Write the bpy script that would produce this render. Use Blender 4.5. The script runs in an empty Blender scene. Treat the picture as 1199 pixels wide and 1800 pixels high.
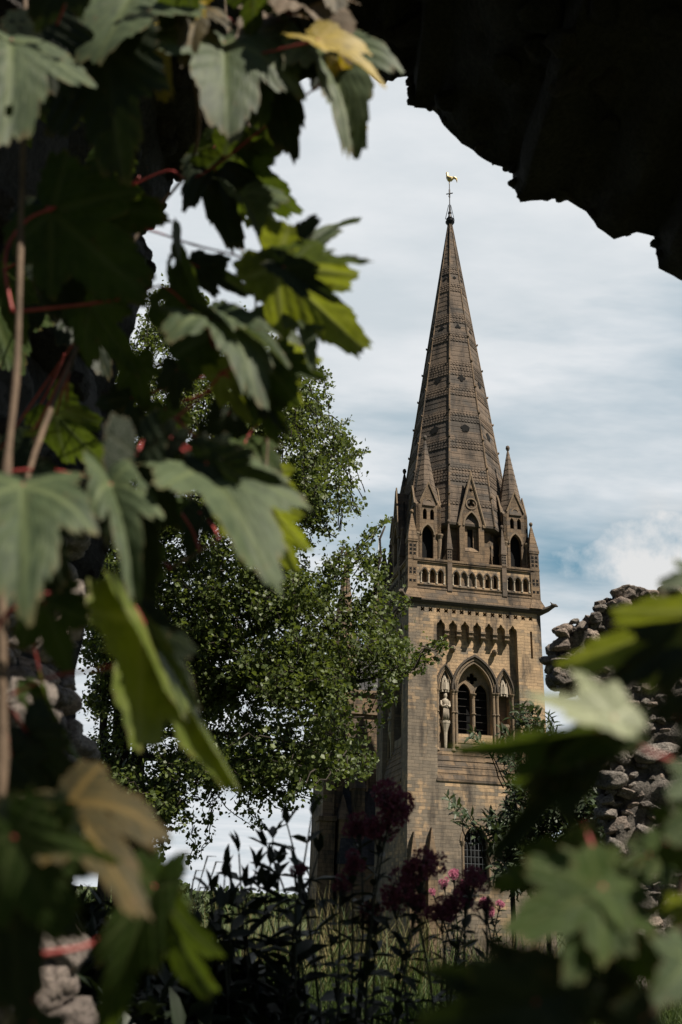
import bpy, math, random
import numpy as np
from mathutils import Vector, Matrix, noise
from mathutils.geometry import tessellate_polygon
random.seed(7); rng = np.random.default_rng(11)
R = math.radians
sc = bpy.context.scene
C = sc.collection
EYE = 1.6
F, PITCH, ROLL = 1592.2, .402, .039          # focal length in photograph pixels, tilt up, roll

# ---------------------------------------------------------------- camera
cam = bpy.data.cameras.new('camera'); co = bpy.data.objects.new('camera', cam); C.objects.link(co)
cam.sensor_fit = 'VERTICAL'; cam.sensor_height = 36; cam.lens = F/1800*36
cam.clip_start = .05; cam.clip_end = 3000
co.matrix_world = Matrix.Translation((0, 0, EYE)) @ Matrix.Rotation(math.pi/2+PITCH, 4, 'X') @ Matrix.Rotation(ROLL, 4, 'Z')
cam.dof.use_dof = True; cam.dof.focus_distance = 60; cam.dof.aperture_fstop = 3.9
sc.camera = co

# ---------------------------------------------------------------- sun and sky
SUN_EL, SUN_AZ = R(56), R(50)                # az: from straight behind the camera towards its right
sd = Vector((math.sin(SUN_AZ)*math.cos(SUN_EL), -math.cos(SUN_AZ)*math.cos(SUN_EL), math.sin(SUN_EL)))
sun = bpy.data.lights.new('sun', 'SUN'); sun.energy = 5.0; sun.angle = R(.5); sun.color = (1, .92, .80)
so = bpy.data.objects.new('sun', sun); C.objects.link(so); so.rotation_euler = sd.to_track_quat('Z', 'Y').to_euler()
w = bpy.data.worlds.new('World'); sc.world = w; w.use_nodes = True
nt = w.node_tree; nt.nodes.clear()
def N(nt, t, **k):
    n = nt.nodes.new(t)
    for a, b in k.items():
        if a == 'inp':
            for i, v in b.items(): n.inputs[i].default_value = v
        else: setattr(n, a, b)
    return n
def L(nt, a, b): nt.links.new(a, b)
def ramp(nt, src, stops, interp='LINEAR'):
    r = N(nt, 'ShaderNodeValToRGB'); r.color_ramp.interpolation = interp
    el = r.color_ramp.elements
    while len(el) < len(stops): el.new(.5)
    for e, (p, c) in zip(el, stops):
        e.position = p; e.color = (*c, 1) if len(c) == 3 else c
    L(nt, src, r.inputs[0]); return r.outputs[0]
def math_(nt, op, a, b=None, c=None, clamp=False):
    m = N(nt, 'ShaderNodeMath', operation=op); m.use_clamp = clamp
    for i, v in enumerate((a, b, c)):
        if v is None: continue
        if isinstance(v, (int, float)): m.inputs[i].default_value = v
        else: L(nt, v, m.inputs[i])
    return m.outputs[0]
def mix(nt, f, a, b, blend='MIX'):
    m = N(nt, 'ShaderNodeMix', data_type='RGBA', blend_type=blend)
    for s, v in ((m.inputs[0], f), (m.inputs[6], a), (m.inputs[7], b)):
        if isinstance(v, (int, float)): s.default_value = v
        elif isinstance(v, tuple): s.default_value = (*v, 1) if len(v) == 3 else v
        else: L(nt, v, s)
    return m.outputs[2]
sky = N(nt, 'ShaderNodeTexSky', sky_type='NISHITA'); sky.sun_disc = False
sky.sun_elevation = SUN_EL; sky.sun_rotation = math.pi-SUN_AZ; sky.air_density = 1; sky.dust_density = 1.2
tc = N(nt, 'ShaderNodeTexCoord'); sep = N(nt, 'ShaderNodeSeparateXYZ'); L(nt, tc.outputs['Generated'], sep.inputs[0])
zz = math_(nt, 'ADD', math_(nt, 'MAXIMUM', sep.outputs[2], 0), .16)
px_ = math_(nt, 'DIVIDE', sep.outputs[0], zz); py_ = math_(nt, 'DIVIDE', sep.outputs[1], zz)
cx = N(nt, 'ShaderNodeCombineXYZ'); L(nt, px_, cx.inputs[0]); L(nt, py_, cx.inputs[1])
mp = N(nt, 'ShaderNodeMapping', inp={'Scale': (.55, 1.25, 1), 'Rotation': (0, 0, R(-8)), 'Location': (1.7, 3.6, 0)}); L(nt, cx.outputs[0], mp.inputs[0])
n1 = N(nt, 'ShaderNodeTexNoise', inp={'Scale': 1.15, 'Detail': 6., 'Roughness': .5, 'Distortion': .35}); L(nt, mp.outputs[0], n1.inputs['Vector'])
n2 = N(nt, 'ShaderNodeTexNoise', inp={'Scale': 5., 'Detail': 5., 'Roughness': .55}); L(nt, mp.outputs[0], n2.inputs['Vector'])
# veil of cloud only around the view direction, thinner to the right, thick high up; unseen sky dimmed to deepen shade
dens = math_(nt, 'ADD', math_(nt, 'MULTIPLY', n1.outputs[0], 1.5), math_(nt, 'MULTIPLY', n2.outputs[0], .22))
dens = math_(nt, 'SUBTRACT', dens, math_(nt, 'MULTIPLY', sep.outputs[0], .55))
zb = N(nt, 'ShaderNodeMath', operation='ABSOLUTE'); L(nt, math_(nt, 'SUBTRACT', sep.outputs[2], .37), zb.inputs[0])
dens = math_(nt, 'ADD', dens, math_(nt, 'MULTIPLY', zb.outputs[0], 1.1))
cl = ramp(nt, dens, [(.70, (0, 0, 0)), (1.0, (1, 1, 1))])
vd_ = N(nt, 'ShaderNodeVectorMath', operation='DOT_PRODUCT'); L(nt, tc.outputs['Generated'], vd_.inputs[0]); vd_.inputs[1].default_value = (.05, .90, .43)
front_ = ramp(nt, vd_.outputs['Value'], [(.55, (0, 0, 0)), (.80, (1, 1, 1))])
cloudcol = ramp(nt, n2.outputs[0], [(.35, (.345, .378, .402)), (.7, (.455, .468, .482))])
blue = mix(nt, 1., sky.outputs[0], (.022, .023, .026), 'MULTIPLY')
haze_blue = mix(nt, .85, blue, (.105, .205, .27))
gap = mix(nt, front_, blue, haze_blue)
pc = ray0 = None
pv = N(nt, 'ShaderNodeVectorMath', operation='DISTANCE'); L(nt, tc.outputs['Generated'], pv.inputs[0]); pv.inputs[1].default_value = (.375, .895, .275)
n3 = N(nt, 'ShaderNodeTexNoise', inp={'Scale': 11., 'Detail': 7., 'Roughness': .55}); L(nt, tc.outputs['Generated'], n3.inputs['Vector'])
puff = ramp(nt, math_(nt, 'SUBTRACT', math_(nt, 'MULTIPLY', n3.outputs[0], .27), pv.outputs['Value']), [(-.005, (0, 0, 0)), (.06, (1, 1, 1))])
fac = math_(nt, 'MULTIPLY', math_(nt, 'MAXIMUM', cl, puff), front_)
cloudcol = mix(nt, puff, cloudcol, (.425, .428, .428))
bg = N(nt, 'ShaderNodeBackground'); L(nt, mix(nt, fac, gap, cloudcol), bg.inputs[0]); bg.inputs[1].default_value = 1.0
wo = N(nt, 'ShaderNodeOutputWorld'); L(nt, bg.outputs[0], wo.inputs[0])
sc.view_settings.view_transform = 'Standard'; sc.view_settings.look = 'None'; sc.view_settings.gamma = 1
sc.view_settings.exposure = 0.85
sc.render.engine = 'CYCLES'; sc.cycles.use_denoising = True; sc.cycles.max_bounces = 6; sc.cycles.transmission_bounces = 4
sc.cycles.diffuse_bounces = 2; sc.cycles.sample_clamp_indirect = 3

# ---------------------------------------------------------------- helpers
def ray(x, y):
    X = x-599.5; Y = 900-y; c, s = math.cos(ROLL), math.sin(ROLL)
    a = (X*c-Y*s)/F; b = (X*s+Y*c)/F
    cp, sp = math.cos(PITCH), math.sin(PITCH)
    return np.array([a, cp-b*sp, sp+b*cp])
def at(x, y, Y):                              # photograph pixel at forward distance Y -> world point
    d = ray(x, y); d = d*Y/d[1]; return np.array([d[0], d[1], d[2]+EYE])
def tag(o, label=None, cat=None, group=None, kind=None):
    if label: o['label'] = label
    if cat: o['category'] = cat
    if group: o['group'] = group
    if kind: o['kind'] = kind
    return o
def empty(name, loc, rz=0):
    o = bpy.data.objects.new(name, None); C.objects.link(o); o.location = loc; o.rotation_euler = (0, 0, rz); o.empty_display_size = .1
    return o
def mesh_np(name, V, Fc, mat, parent=None, smooth=False, rnd=None, mats=None, fmat=None, worldspace=True):
    """V (n,3), Fc list of arrays (m,k) -> ONE mesh object; world coordinates are taken into the parent's frame"""
    V = np.asarray(V, dtype=np.float64)
    if isinstance(Fc, np.ndarray): Fc = [Fc]
    me = bpy.data.meshes.new(name)
    me.vertices.add(len(V)); 
    tot = sum(f.size for f in Fc); nf = sum(len(f) for f in Fc)
    me.loops.add(tot); me.polygons.add(nf)
    me.loops.foreach_set('vertex_index', np.concatenate([f.ravel() for f in Fc]).astype(np.int32))
    ls = []; s = 0
    for f in Fc:
        k = f.shape[1]; ls.append(s+np.arange(len(f))*k); s += f.size
    me.polygons.foreach_set('loop_start', np.concatenate(ls).astype(np.int32))
    o = bpy.data.objects.new(name, me); C.objects.link(o)
    if parent is not None:
        o.parent = parent
        if worldspace:
            loc = np.array(parent.location); p = parent
            while p.parent is not None: p = p.parent; loc = loc+np.array(p.location)
            V = V-loc
    me.vertices.foreach_set('co', V.ravel().astype(np.float32))
    if smooth: me.polygons.foreach_set('use_smooth', np.ones(nf, dtype=bool))
    for m in (mats or [mat]): me.materials.append(m)
    if fmat is not None: me.polygons.foreach_set('material_index', np.asarray(fmat, dtype=np.int32))
    if rnd is not None:
        a = me.attributes.new('rnd', 'FLOAT', 'POINT'); a.data.foreach_set('value', np.asarray(rnd, dtype=np.float32))
    me.update(calc_edges=True); me.validate()
    return o
class MB:
    def __init__(s, T=None): s.v = []; s.f = []; s.T = T or (lambda u, v, z: (u, v, z))
    def add(s, vs, fs):
        b = len(s.v); s.v += [s.T(*p) for p in vs]; s.f += [tuple(i+b for i in f) for f in fs]
    def box(s, a, b):
        (x0, y0, z0), (x1, y1, z1) = a, b
        s.add([(x0,y0,z0),(x1,y0,z0),(x1,y1,z0),(x0,y1,z0),(x0,y0,z1),(x1,y0,z1),(x1,y1,z1),(x0,y1,z1)],
              [(0,3,2,1),(4,5,6,7),(0,1,5,4),(1,2,6,5),(2,3,7,6),(3,0,4,7)])
    def frustum(s, cx, cy, z0, z1, r0, r1, n=8, rot=None, cap=True, sy=1.):
        rot = math.pi/n if rot is None else rot
        vs = [(cx+r*math.cos(rot+2*math.pi*i/n), cy+sy*r*math.sin(rot+2*math.pi*i/n), z) for r, z in ((r0, z0), (r1, z1)) for i in range(n)]
        fs = [(i, (i+1) % n, n+(i+1) % n, n+i) for i in range(n)]
        if cap: fs += [tuple(range(n))[::-1], tuple(range(n, 2*n))]
        s.add(vs, fs)
    def lathe(s, cx, cy, prof, n=12, sy=1.):
        vs = [(cx+r*math.cos(2*math.pi*i/n), cy+sy*r*math.sin(2*math.pi*i/n), z) for r, z in prof for i in range(n)]
        fs = [(k*n+i, k*n+(i+1) % n, (k+1)*n+(i+1) % n, (k+1)*n+i) for k in range(len(prof)-1) for i in range(n)]
        fs += [tuple(range(n))[::-1], tuple(range((len(prof)-1)*n, len(prof)*n))]
        s.add(vs, fs)
    def tube(s, pts, rad, n=6, flat=1.):
        pts = [Vector(p) for p in pts]; rads = rad if hasattr(rad, '__len__') else [rad]*len(pts)
        vs = []; up = Vector((0, 0, 1))
        for i, p in enumerate(pts):
            t = (pts[min(i+1, len(pts)-1)]-pts[max(i-1, 0)]).normalized()
            a = t.cross(up); a = a.normalized() if a.length > .05 else t.cross(Vector((0, 1, 0))).normalized()
            b = t.cross(a).normalized()
            vs += [tuple(p+a*math.cos(2*math.pi*k/n)*rads[i]+b*math.sin(2*math.pi*k/n)*rads[i]) for k in range(n)]
        fs = [(i*n+k, i*n+(k+1) % n, (i+1)*n+(k+1) % n, (i+1)*n+k) for i in range(len(pts)-1) for k in range(n)]
        fs += [tuple(range(n))[::-1], tuple(range((len(pts)-1)*n, len(pts)*n))]
        s.add(vs, fs)
    def plate(s, outer, holes, v0, v1, back=False, sides=True):
        loops = [[Vector((p[0], p[1], 0)) for p in q] for q in [outer]+list(holes)]
        tri = tessellate_polygon(loops); flat = [p for q in [outer]+list(holes) for p in q]
        n = len(flat)
        vs = [(p[0], v0, p[1]) for p in flat]+[(p[0], v1, p[1]) for p in flat]
        fs = [tuple(t) for t in tri]
        if back: fs += [tuple(i+n for i in t[::-1]) for t in tri]
        b = 0
        for k, q in enumerate([outer]+list(holes)):
            if k > 0 or sides:
                fs += [(b+i, b+(i+1) % len(q), n+b+(i+1) % len(q), n+b+i) for i in range(len(q))]
            b += len(q)
        s.add(vs, fs)
    def band(s, a, b, v0, v1):
        """ring-shaped strip between two open paths a (inner) and b (outer), both (u,z), from v0 to v1"""
        n = len(a); vs = [(p[0], v, p[1]) for v in (v0, v1) for q in (a, b) for p in q]
        fs = []
        for i in range(n-1):
            fs += [(i, i+1, n+i+1, n+i), (i, i+1, 2*n+i+1, 2*n+i), (n+i, n+i+1, 3*n+i+1, 3*n+i)]
        fs += [(0, n, 3*n, 2*n), (n-1, 2*n-1, 4*n-1, 3*n-1)]
        s.add(vs, fs)
    def build(s, name, mat, parent=None, smooth=False, worldspace=False):
        me = bpy.data.meshes.new(name); v = s.v
        o = bpy.data.objects.new(name, me); C.objects.link(o)
        if parent is not None:
            o.parent = parent
            if worldspace:
                l = parent.location; v = [(p[0]-l[0], p[1]-l[1], p[2]-l[2]) for p in v]
        me.from_pydata(v, [], s.f); me.materials.append(mat)
        if smooth: me.polygons.foreach_set('use_smooth', np.ones(len(me.polygons), dtype=bool))
        return o
def arc(cu, hw, z0, zs, zap, n=8, base=True):
    """pointed arch outline, left foot up and over to the right foot"""
    h = zap-zs; Rr = (hw*hw+h*h)/(2*hw); a1 = math.asin(min(1, h/Rr))
    if h > Rr: a1 = math.pi/2
    left = [(cu-hw+Rr-Rr*math.cos(a1*i/n), zs+Rr*math.sin(a1*i/n)) for i in range(n+1)]
    left[-1] = (cu, zap)
    p = left+[(2*cu-x, z) for x, z in left[-2::-1]]
    return ([(cu-hw, z0)]+p+[(cu+hw, z0)]) if base else p
def foil(cu, cz, r, k=4, rot=0., n=5):
    """multifoil outline of k lobes"""
    pts = []; lr = r*.41; cr = r*.59; half = math.pi*.66
    for i in range(k):
        a = rot+2*math.pi*i/k
        for j in range(n+1):
            b = a-half+2*half*j/n; pts.append((cu+cr*math.cos(a)+lr*math.cos(b), cz+cr*math.sin(a)+lr*math.sin(b)))
    return pts
def circ(cu, cz, r, n=16): return [(cu+r*math.cos(2*math.pi*i/n), cz+r*math.sin(2*math.pi*i/n)) for i in range(n)]

# ---------------------------------------------------------------- materials
def newmat(name):
    m = bpy.data.materials.new(name); m.use_nodes = True; t = m.node_tree; t.nodes.clear()
    o = N(t, 'ShaderNodeOutputMaterial'); b = N(t, 'ShaderNodeBsdfPrincipled'); L(t, b.outputs[0], o.inputs[0])
    b.inputs['Roughness'].default_value = .9; b.inputs['Specular IOR Level'].default_value = .25
    return m, t, b, o
def bump(t, b, h, s, d=.02):
    n = N(t, 'ShaderNodeBump', inp={'Strength': s, 'Distance': d}); L(t, h, n.inputs['Height']); L(t, n.outputs[0], b.inputs['Normal'])
def coords(t, scale=None):
    c = N(t, 'ShaderNodeTexCoord'); return c.outputs['Object']
def noise_(t, vec, scale, detail=4, rough=.55, stretch=None):
    if stretch:
        m = N(t, 'ShaderNodeMapping', inp={'Scale': stretch}); L(t, vec, m.inputs[0]); vec = m.outputs[0]
    n = N(t, 'ShaderNodeTexNoise', inp={'Scale': scale, 'Detail': float(detail), 'Roughness': rough}); L(t, vec, n.inputs['Vector']); return n.outputs[0]
def ashlar(name, warm, cool, dark, bw=.75, bh=.3, mortar=.008, warmth=.5, jitter=.5, greyed=False):
    m, t, b, o = newmat(name); c = coords(t)
    s = N(t, 'ShaderNodeSeparateXYZ'); L(t, c, s.inputs[0])
    k = N(t, 'ShaderNodeCombineXYZ'); L(t, math_(t, 'ADD', s.outputs[0], s.outputs[1]), k.inputs[0]); L(t, s.outputs[2], k.inputs[1])
    br = N(t, 'ShaderNodeTexBrick', inp={'Color1': (0, 0, 0, 1), 'Color2': (1, 1, 1, 1), 'Mortar': (.5, .5, .5, 1), 'Scale': 1., 'Mortar Size': mortar, 'Mortar Smooth': .3, 'Bias': 0., 'Brick Width': bw, 'Row Height': bh})
    br.offset = .43
    wn = N(t, 'ShaderNodeTexNoise', inp={'Scale': 1.3, 'Detail': 2.}); L(t, c, wn.inputs['Vector'])
    wv = N(t, 'ShaderNodeVectorMath', operation='MULTIPLY_ADD'); L(t, wn.outputs['Color'], wv.inputs[0]); wv.inputs[1].default_value = (.35, .05, 0); L(t, k.outputs[0], wv.inputs[2]); L(t, wv.outputs[0], br.inputs['Vector'])
    big = noise_(t, c, .35, 3, .5); mid = noise_(t, c, 1.6, 4, .6); fine = noise_(t, c, 14, 5, .65); streak = noise_(t, c, 1.4, 5, .65, (1, 1, .22))
    rv = math_(t, 'SUBTRACT', br.outputs['Color'], .5)
    f = math_(t, 'ADD', math_(t, 'MULTIPLY', rv, jitter), math_(t, 'ADD', math_(t, 'MULTIPLY', math_(t, 'SUBTRACT', big, .2), 2.0), math_(t, 'MULTIPLY', mid, .9)))
    if greyed:                                        # old grey weathering down the left pilaster; lower storeys greyer and darker
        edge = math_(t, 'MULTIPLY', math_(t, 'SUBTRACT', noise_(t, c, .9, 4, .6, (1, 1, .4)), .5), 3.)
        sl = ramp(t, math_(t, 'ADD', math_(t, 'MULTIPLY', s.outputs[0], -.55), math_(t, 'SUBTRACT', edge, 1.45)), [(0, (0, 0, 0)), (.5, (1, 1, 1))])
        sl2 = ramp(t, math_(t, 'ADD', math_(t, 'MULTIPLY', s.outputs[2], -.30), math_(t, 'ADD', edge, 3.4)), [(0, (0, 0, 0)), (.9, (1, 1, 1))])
        gry = math_(t, 'MAXIMUM', sl, sl2); f = math_(t, 'SUBTRACT', f, math_(t, 'MULTIPLY', gry, .42))
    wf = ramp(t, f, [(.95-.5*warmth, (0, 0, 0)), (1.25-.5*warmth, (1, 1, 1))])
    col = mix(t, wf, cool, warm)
    if greyed: col = mix(t, math_(t, 'MULTIPLY', gry, .28), col, dark)
    col = mix(t, ramp(t, streak, [(.47, (0, 0, 0)), (.68, (1, 1, 1))]), col, dark)
    col = mix(t, ramp(t, fine, [(.2, (.25, .25, .25)), (.75, (0, 0, 0))]), col, dark)
    pb = ramp(t, br.outputs['Color'], [(0, (.80, .80, .80)), (1, (1.12, 1.08, 1.03))]); col = mix(t, 1., col, pb, 'MULTIPLY')
    col = mix(t, math_(t, 'MULTIPLY', br.outputs['Fac'], .55), col, tuple(x*.45 for x in dark))
    L(t, col, b.inputs['Base Color'])
    h = math_(t, 'SUBTRACT', math_(t, 'ADD', math_(t, 'MULTIPLY', fine, .6), math_(t, 'MULTIPLY', mid, .5)), math_(t, 'MULTIPLY', br.outputs['Fac'], .8))
    bump(t, b, h, 1., .045); return m
def stone(name, a, c_, dark, sc_=1., bs=.8, bd=.03, lich=None):
    m, t, b, o = newmat(name); c = coords(t)
    n = noise_(t, c, 3*sc_, 5, .6); f = noise_(t, c, 22*sc_, 6, .7)
    col = mix(t, ramp(t, n, [(.35, (0, 0, 0)), (.65, (1, 1, 1))]), a, c_)
    col = mix(t, ramp(t, f, [(.35, (.8, .8, .8)), (.62, (0, 0, 0))]), col, dark)
    if lich:
        col = mix(t, ramp(t, noise_(t, c, 9*sc_, 4, .7), [(.62, (0, 0, 0)), (.68, (.7, .7, .7))]), col, lich)
    at_ = N(t, 'ShaderNodeAttribute', attribute_name='rnd')
    col = mix(t, 1., col, ramp(t, at_.outputs['Fac'], [(0, (1, 1, 1)), (.5, (.62, .60, .6)), (1, (1.25, 1.12, 1.05))]), 'MULTIPLY')
    L(t, col, b.inputs['Base Color']); bump(t, b, math_(t, 'ADD', f, math_(t, 'MULTIPLY', n, .8)), bs, bd); return m
def plain(name, col, rough=.8, metal=0., nscale=None):
    m, t, b, o = newmat(name); b.inputs['Roughness'].default_value = rough; b.inputs['Metallic'].default_value = metal
    if nscale:
        f = noise_(t, coords(t), nscale, 5, .6)
        L(t, mix(t, ramp(t, f, [(.3, (0, 0, 0)), (.7, (1, 1, 1))]), tuple(x*.6 for x in col), tuple(min(1, x*1.3) for x in col)), b.inputs['Base Color']); bump(t, b, f, .4, .01)
    else: b.inputs['Base Color'].default_value = (*col, 1)
    return m
def foliage(name, c0, c1, tr, trans=.3, rough=.55, spec=.3, vein=None, nscale=30):
    """leaf: diffuse skin plus light let through; 'rnd' picks each leaf's tint, 'vein' marks the ribs"""
    m, t, b, o = newmat(name); b.inputs['Roughness'].default_value = rough; b.inputs['Specular IOR Level'].default_value = spec
    at_ = N(t, 'ShaderNodeAttribute', attribute_name='rnd')
    n = noise_(t, coords(t), nscale, 4, .6)
    f = math_(t, 'ADD', math_(t, 'MULTIPLY', at_.outputs['Fac'], .75), math_(t, 'MULTIPLY', n, .35), clamp=True)
    col = mix(t, f, c0, c1); trc = mix(t, f, tuple(x*.75 for x in tr), tr)
    if vein:
        mo = ramp(t, noise_(t, coords(t), 30, 5, .7), [(.38, (.72, .74, .7)), (.62, (1.18, 1.16, 1.1))]); col = mix(t, 1., col, mo, 'MULTIPLY'); trc = mix(t, 1., trc, mo, 'MULTIPLY')
        va = N(t, 'ShaderNodeAttribute', attribute_name='vein'); vf = math_(t, 'MULTIPLY', va.outputs['Fac'], .75)
        col = mix(t, vf, col, vein); trc = mix(t, vf, trc, tuple(x*1.3 for x in vein))
        sp = ramp(t, noise_(t, coords(t), 55, 4, .7), [(.63, (0, 0, 0)), (.70, (.6, .6, .6))])
        col = mix(t, sp, col, (.10, .065, .03)); trc = mix(t, sp, trc, (.08, .04, .01))
        ed = N(t, 'ShaderNodeAttribute', attribute_name='rim'); col = mix(t, math_(t, 'MULTIPLY', ed.outputs['Fac'], .5), col, (.13, .085, .035))
        bump(t, b, math_(t, 'ADD', math_(t, 'MULTIPLY', va.outputs['Fac'], -.6), math_(t, 'MULTIPLY', n, .5)), .5, .004)
    L(t, col, b.inputs['Base Color'])
    tl = N(t, 'ShaderNodeBsdfTranslucent'); L(t, trc, tl.inputs[0])
    ms = N(t, 'ShaderNodeMixShader'); ms.inputs[0].default_value = trans
    L(t, b.outputs[0], ms.inputs[1]); L(t, tl.outputs[0], ms.inputs[2]); L(t, ms.outputs[0], o.inputs[0]); return m
M = {}
M['wall'] = ashlar('tower ashlar', (.42, .300, .183), (.245, .204, .155), (.074, .062, .051), .50, .215, mortar=.006, warmth=.44, jitter=.36, greyed=True)
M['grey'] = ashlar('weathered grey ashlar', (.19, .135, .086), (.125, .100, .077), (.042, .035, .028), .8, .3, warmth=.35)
M['spire'] = ashlar('spire stone', (.140, .108, .082), (.100, .086, .073), (.040, .034, .029), 1.3, .5, mortar=.006, warmth=.4)
M['trim'] = stone('carved trim', (.27, .19, .115), (.18, .14, .10), (.065, .053, .040), .8, .6, .02)
M['trimdark'] = stone('dark weathered moulding', (.11, .088, .066), (.075, .062, .05), (.035, .03, .025), .8, .6, .02)
M['pale'] = stone('pale statue stone', (.46, .40, .31), (.34, .29, .22), (.12, .10, .08), 1.5, .5, .02)
M['void'] = plain('unlit dark', (.006, .006, .006), 1)  # near-black colour stands in for unlit interiors and shaded recesses
M['iron'] = plain('dark iron', (.03, .03, .032), .5, .6)
M['gold'] = plain('gilding', (.55, .42, .20), .4, .5)
M['slate'] = ashlar('roof slate', (.06, .06, .062), (.045, .046, .05), (.02, .02, .022), .35, .22, warmth=.3)
M['louvre'] = plain('window bar', (.05, .045, .04), .8)
M['white'] = plain('white paint', (.8, .8, .8), .4)

# ================================================================ CHURCH TOWER
W, Dp = 9.5, 8.86
PSI = .178; TX, TY = 4.86, 59.26; ZB = -4.2            # z below eye level at the tower's foot
cps, sps = math.cos(PSI), math.sin(PSI)
cxw = TX+W/2*cps-Dp/2*sps; cyw = TY+W/2*sps+Dp/2*cps
tower = empty('church_tower', (cxw, cyw, ZB+EYE), PSI)
tag(tower, 'tall stone church tower with pierced parapet and octagonal spire topped by a gilded cockerel', 'church tower')
def TL(u, v, z): return (u-W/2, v-Dp/2, z-ZB)           # front-left corner coordinates -> tower local
def face_T(k):                                          # k=0 front, 1 left, 2 back, 3 right
    Lk, Dk = ((W, Dp), (Dp, W), (W, Dp), (Dp, W))[k]
    def T(u, v, z):
        x = (u/9.5-.5)*Lk; y = v-Dk/2
        for _ in range(k): x, y = y, -x
        return (x, y, z-ZB)
    return T
# k=1: (x,y)->(y,-x): front (y=-D/2) goes to x=-D/2 : the left face. good
AC = [2.27+.86*k for k in range(7)]
def trefoil_top(c, hw, zt):
    return [(c-hw, zt-.42), (c-hw*.98, zt-.30), (c-hw*.8, zt-.21), (c-hw*.5, zt-.17), (c-hw*.42, zt-.12), (c-hw*.36, zt-.05), (c, zt+.06),
            (c+hw*.36, zt-.05), (c+hw*.42, zt-.12), (c+hw*.5, zt-.17), (c+hw*.8, zt-.21), (c+hw*.98, zt-.30), (c+hw, zt-.42)]
RL, RR = 1.98, 7.72
for k in range(4):
    T = face_T(k)
    q = MB(T)
    rec = [(RL, 7.17)]
    for i, c in enumerate(AC):
        if i > 0: rec.append((c-.29, 17.05))
        rec += trefoil_top(c, .29, 17.66)
        if i < 6: rec.append((c+.29, 17.05))
    rec.append((RR, 7.17))
    holes = [rec, [(8.68, 15.5), (8.68, 17.42), (8.83, 17.42), (8.83, 15.5)]]
    holes += [foil(.98+.557*i, 18.33, .18, 4, math.pi/4, 4) for i in range(15)]
    if k == 0: holes.append(arc(4.45, .78, 1.2, 3.5, 4.45))
    zl = ZB
    q.plate([(0, zl), (0, 18.7), (9.5, 18.7), (9.5, zl)], holes, 0, .5, sides=False)
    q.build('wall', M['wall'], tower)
    q = MB(T)                                          # wall of the tall recess, with window and niches
    q.plate([(1.7, 7.0), (1.7, 18.7), (8.95, 18.7), (8.95, 7.0)],
            [arc(4.74, 1.2, 10.2, 13.05, 14.95), arc(2.68, .40, 8.95, 12.95, 14.35, 6), arc(6.80, .40, 8.95, 12.95, 14.35, 6)], .5, 1.15, sides=False)
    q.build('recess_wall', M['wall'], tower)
    q = MB(T)
    q.plate([(2.2, 8.9), (2.2, 14.5), (3.2, 14.5), (3.2, 8.9)], [], 1.1, 1.15); q.build('niche_back', M['grey'], tower); q = MB(T); q.plate([(6.3, 8.9), (6.3, 14.5), (7.3, 14.5), (7.3, 8.9)], [], 1.1, 1.15)
    q.build('niche_back', M['grey'], tower)
    # weathered sloping sill
    q = MB(T)
    n = 7
    for i in range(n):
        za, zb_ = 7.17+i*.40, 7.17+(i+1)*.40; va, vb = -.02+i*.085, -.02+(i+1)*.085
        for u0, u1 in ((RL, 2.28), (2.28, 3.08), (3.08, 6.4), (6.4, 7.2), (7.2, RR)):
            if za > 9.0 and u0 in (2.28, 6.4): continue
            q.add([(u0, va-.035, za), (u1, va-.035, za), (u1, vb, zb_), (u0, vb, zb_), (u0, .6, za), (u1, .6, za), (u1, .6, zb_), (u0, .6, zb_)], [(0,1,2,3),(0,1,5,4),(3,2,6,7)])
    q.box((RL-.05, -.06, 7.05), (RR+.05, .05, 7.2))
    q.build('window_sill', M['grey'], tower)
    # belfry window: mouldings, tracery, shafts
    win = MB(T)
    def ring(c, hw, zs, zap, t0, t1, v0, v1, mb):
        mb.band(arc(c, hw+t0, 0, zs, zap+t0*1.25, 10, False), arc(c, hw+t1, 0, zs, zap+t1*1.25, 10, False), v0, v1)
    ring(4.74, 1.2, 13.05, 14.95, 0, .10, .42, .52, win); ring(4.74, 1.2, 13.05, 14.95, .16, .28, .36, .52, win)
    wo_ = win.build('belfry_window', M['trim'], tower)
    hm = MB(T); ring(4.74, 1.2, 13.05, 14.95, .34, .46, .26, .52, hm); ring(2.68, .40, 12.95, 14.35, .24, .33, .30, .52, hm); ring(6.8, .40, 12.95, 14.35, .24, .33, .30, .52, hm)
    hm.build('hood_mould', M['trimdark'], tower)
    nm = MB(T)
    for c in (2.68, 6.8): ring(c, .40, 12.95, 14.35, 0, .08, .42, .52, nm); ring(c, .40, 12.95, 14.35, .13, .20, .38, .52, nm)
    nm.build('niche_mould', M['trim'], tower)
    tr = MB(T)
    tr.plate(arc(4.74, 1.2, 10.2, 13.05, 14.95), [arc(4.14, .46, 10.25, 12.9, 13.65, 6), arc(5.34, .46, 10.25, 12.9, 13.65, 6), foil(4.74, 14.0, .40, 4, 0)], .98, 1.15, back=True)
    for c in (4.14, 5.34): ring(c, .46, 12.9, 13.65, 0, .07, .92, .99, tr)
    tr.build('tracery', M['trim'], wo_)
    def shaft(mb, u, v, z0, z1, r, mid_=None):
        mb.lathe(u, v, [(r*1.8, z0), (r*1.8, z0+.08), (r*1.2, z0+.16), (r, z0+.2)]+([(r, mid_-.05), (r*1.5, mid_-.03), (r*1.5, mid_+.03), (r, mid_+.05)] if mid_ else [])
                 + [(r, z1-.3), (r*1.2, z1-.27), (r*1.15, z1-.2), (r*1.8, z1-.06), (r*1.9, z1-.05), (r*1.9, z1)], 8)
    s_ = MB(T); shaft(s_, 4.74, .86, 10.25, 12.95, .13, 11.6); s_.build('mullion_shaft', M['trim'], wo_)
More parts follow.
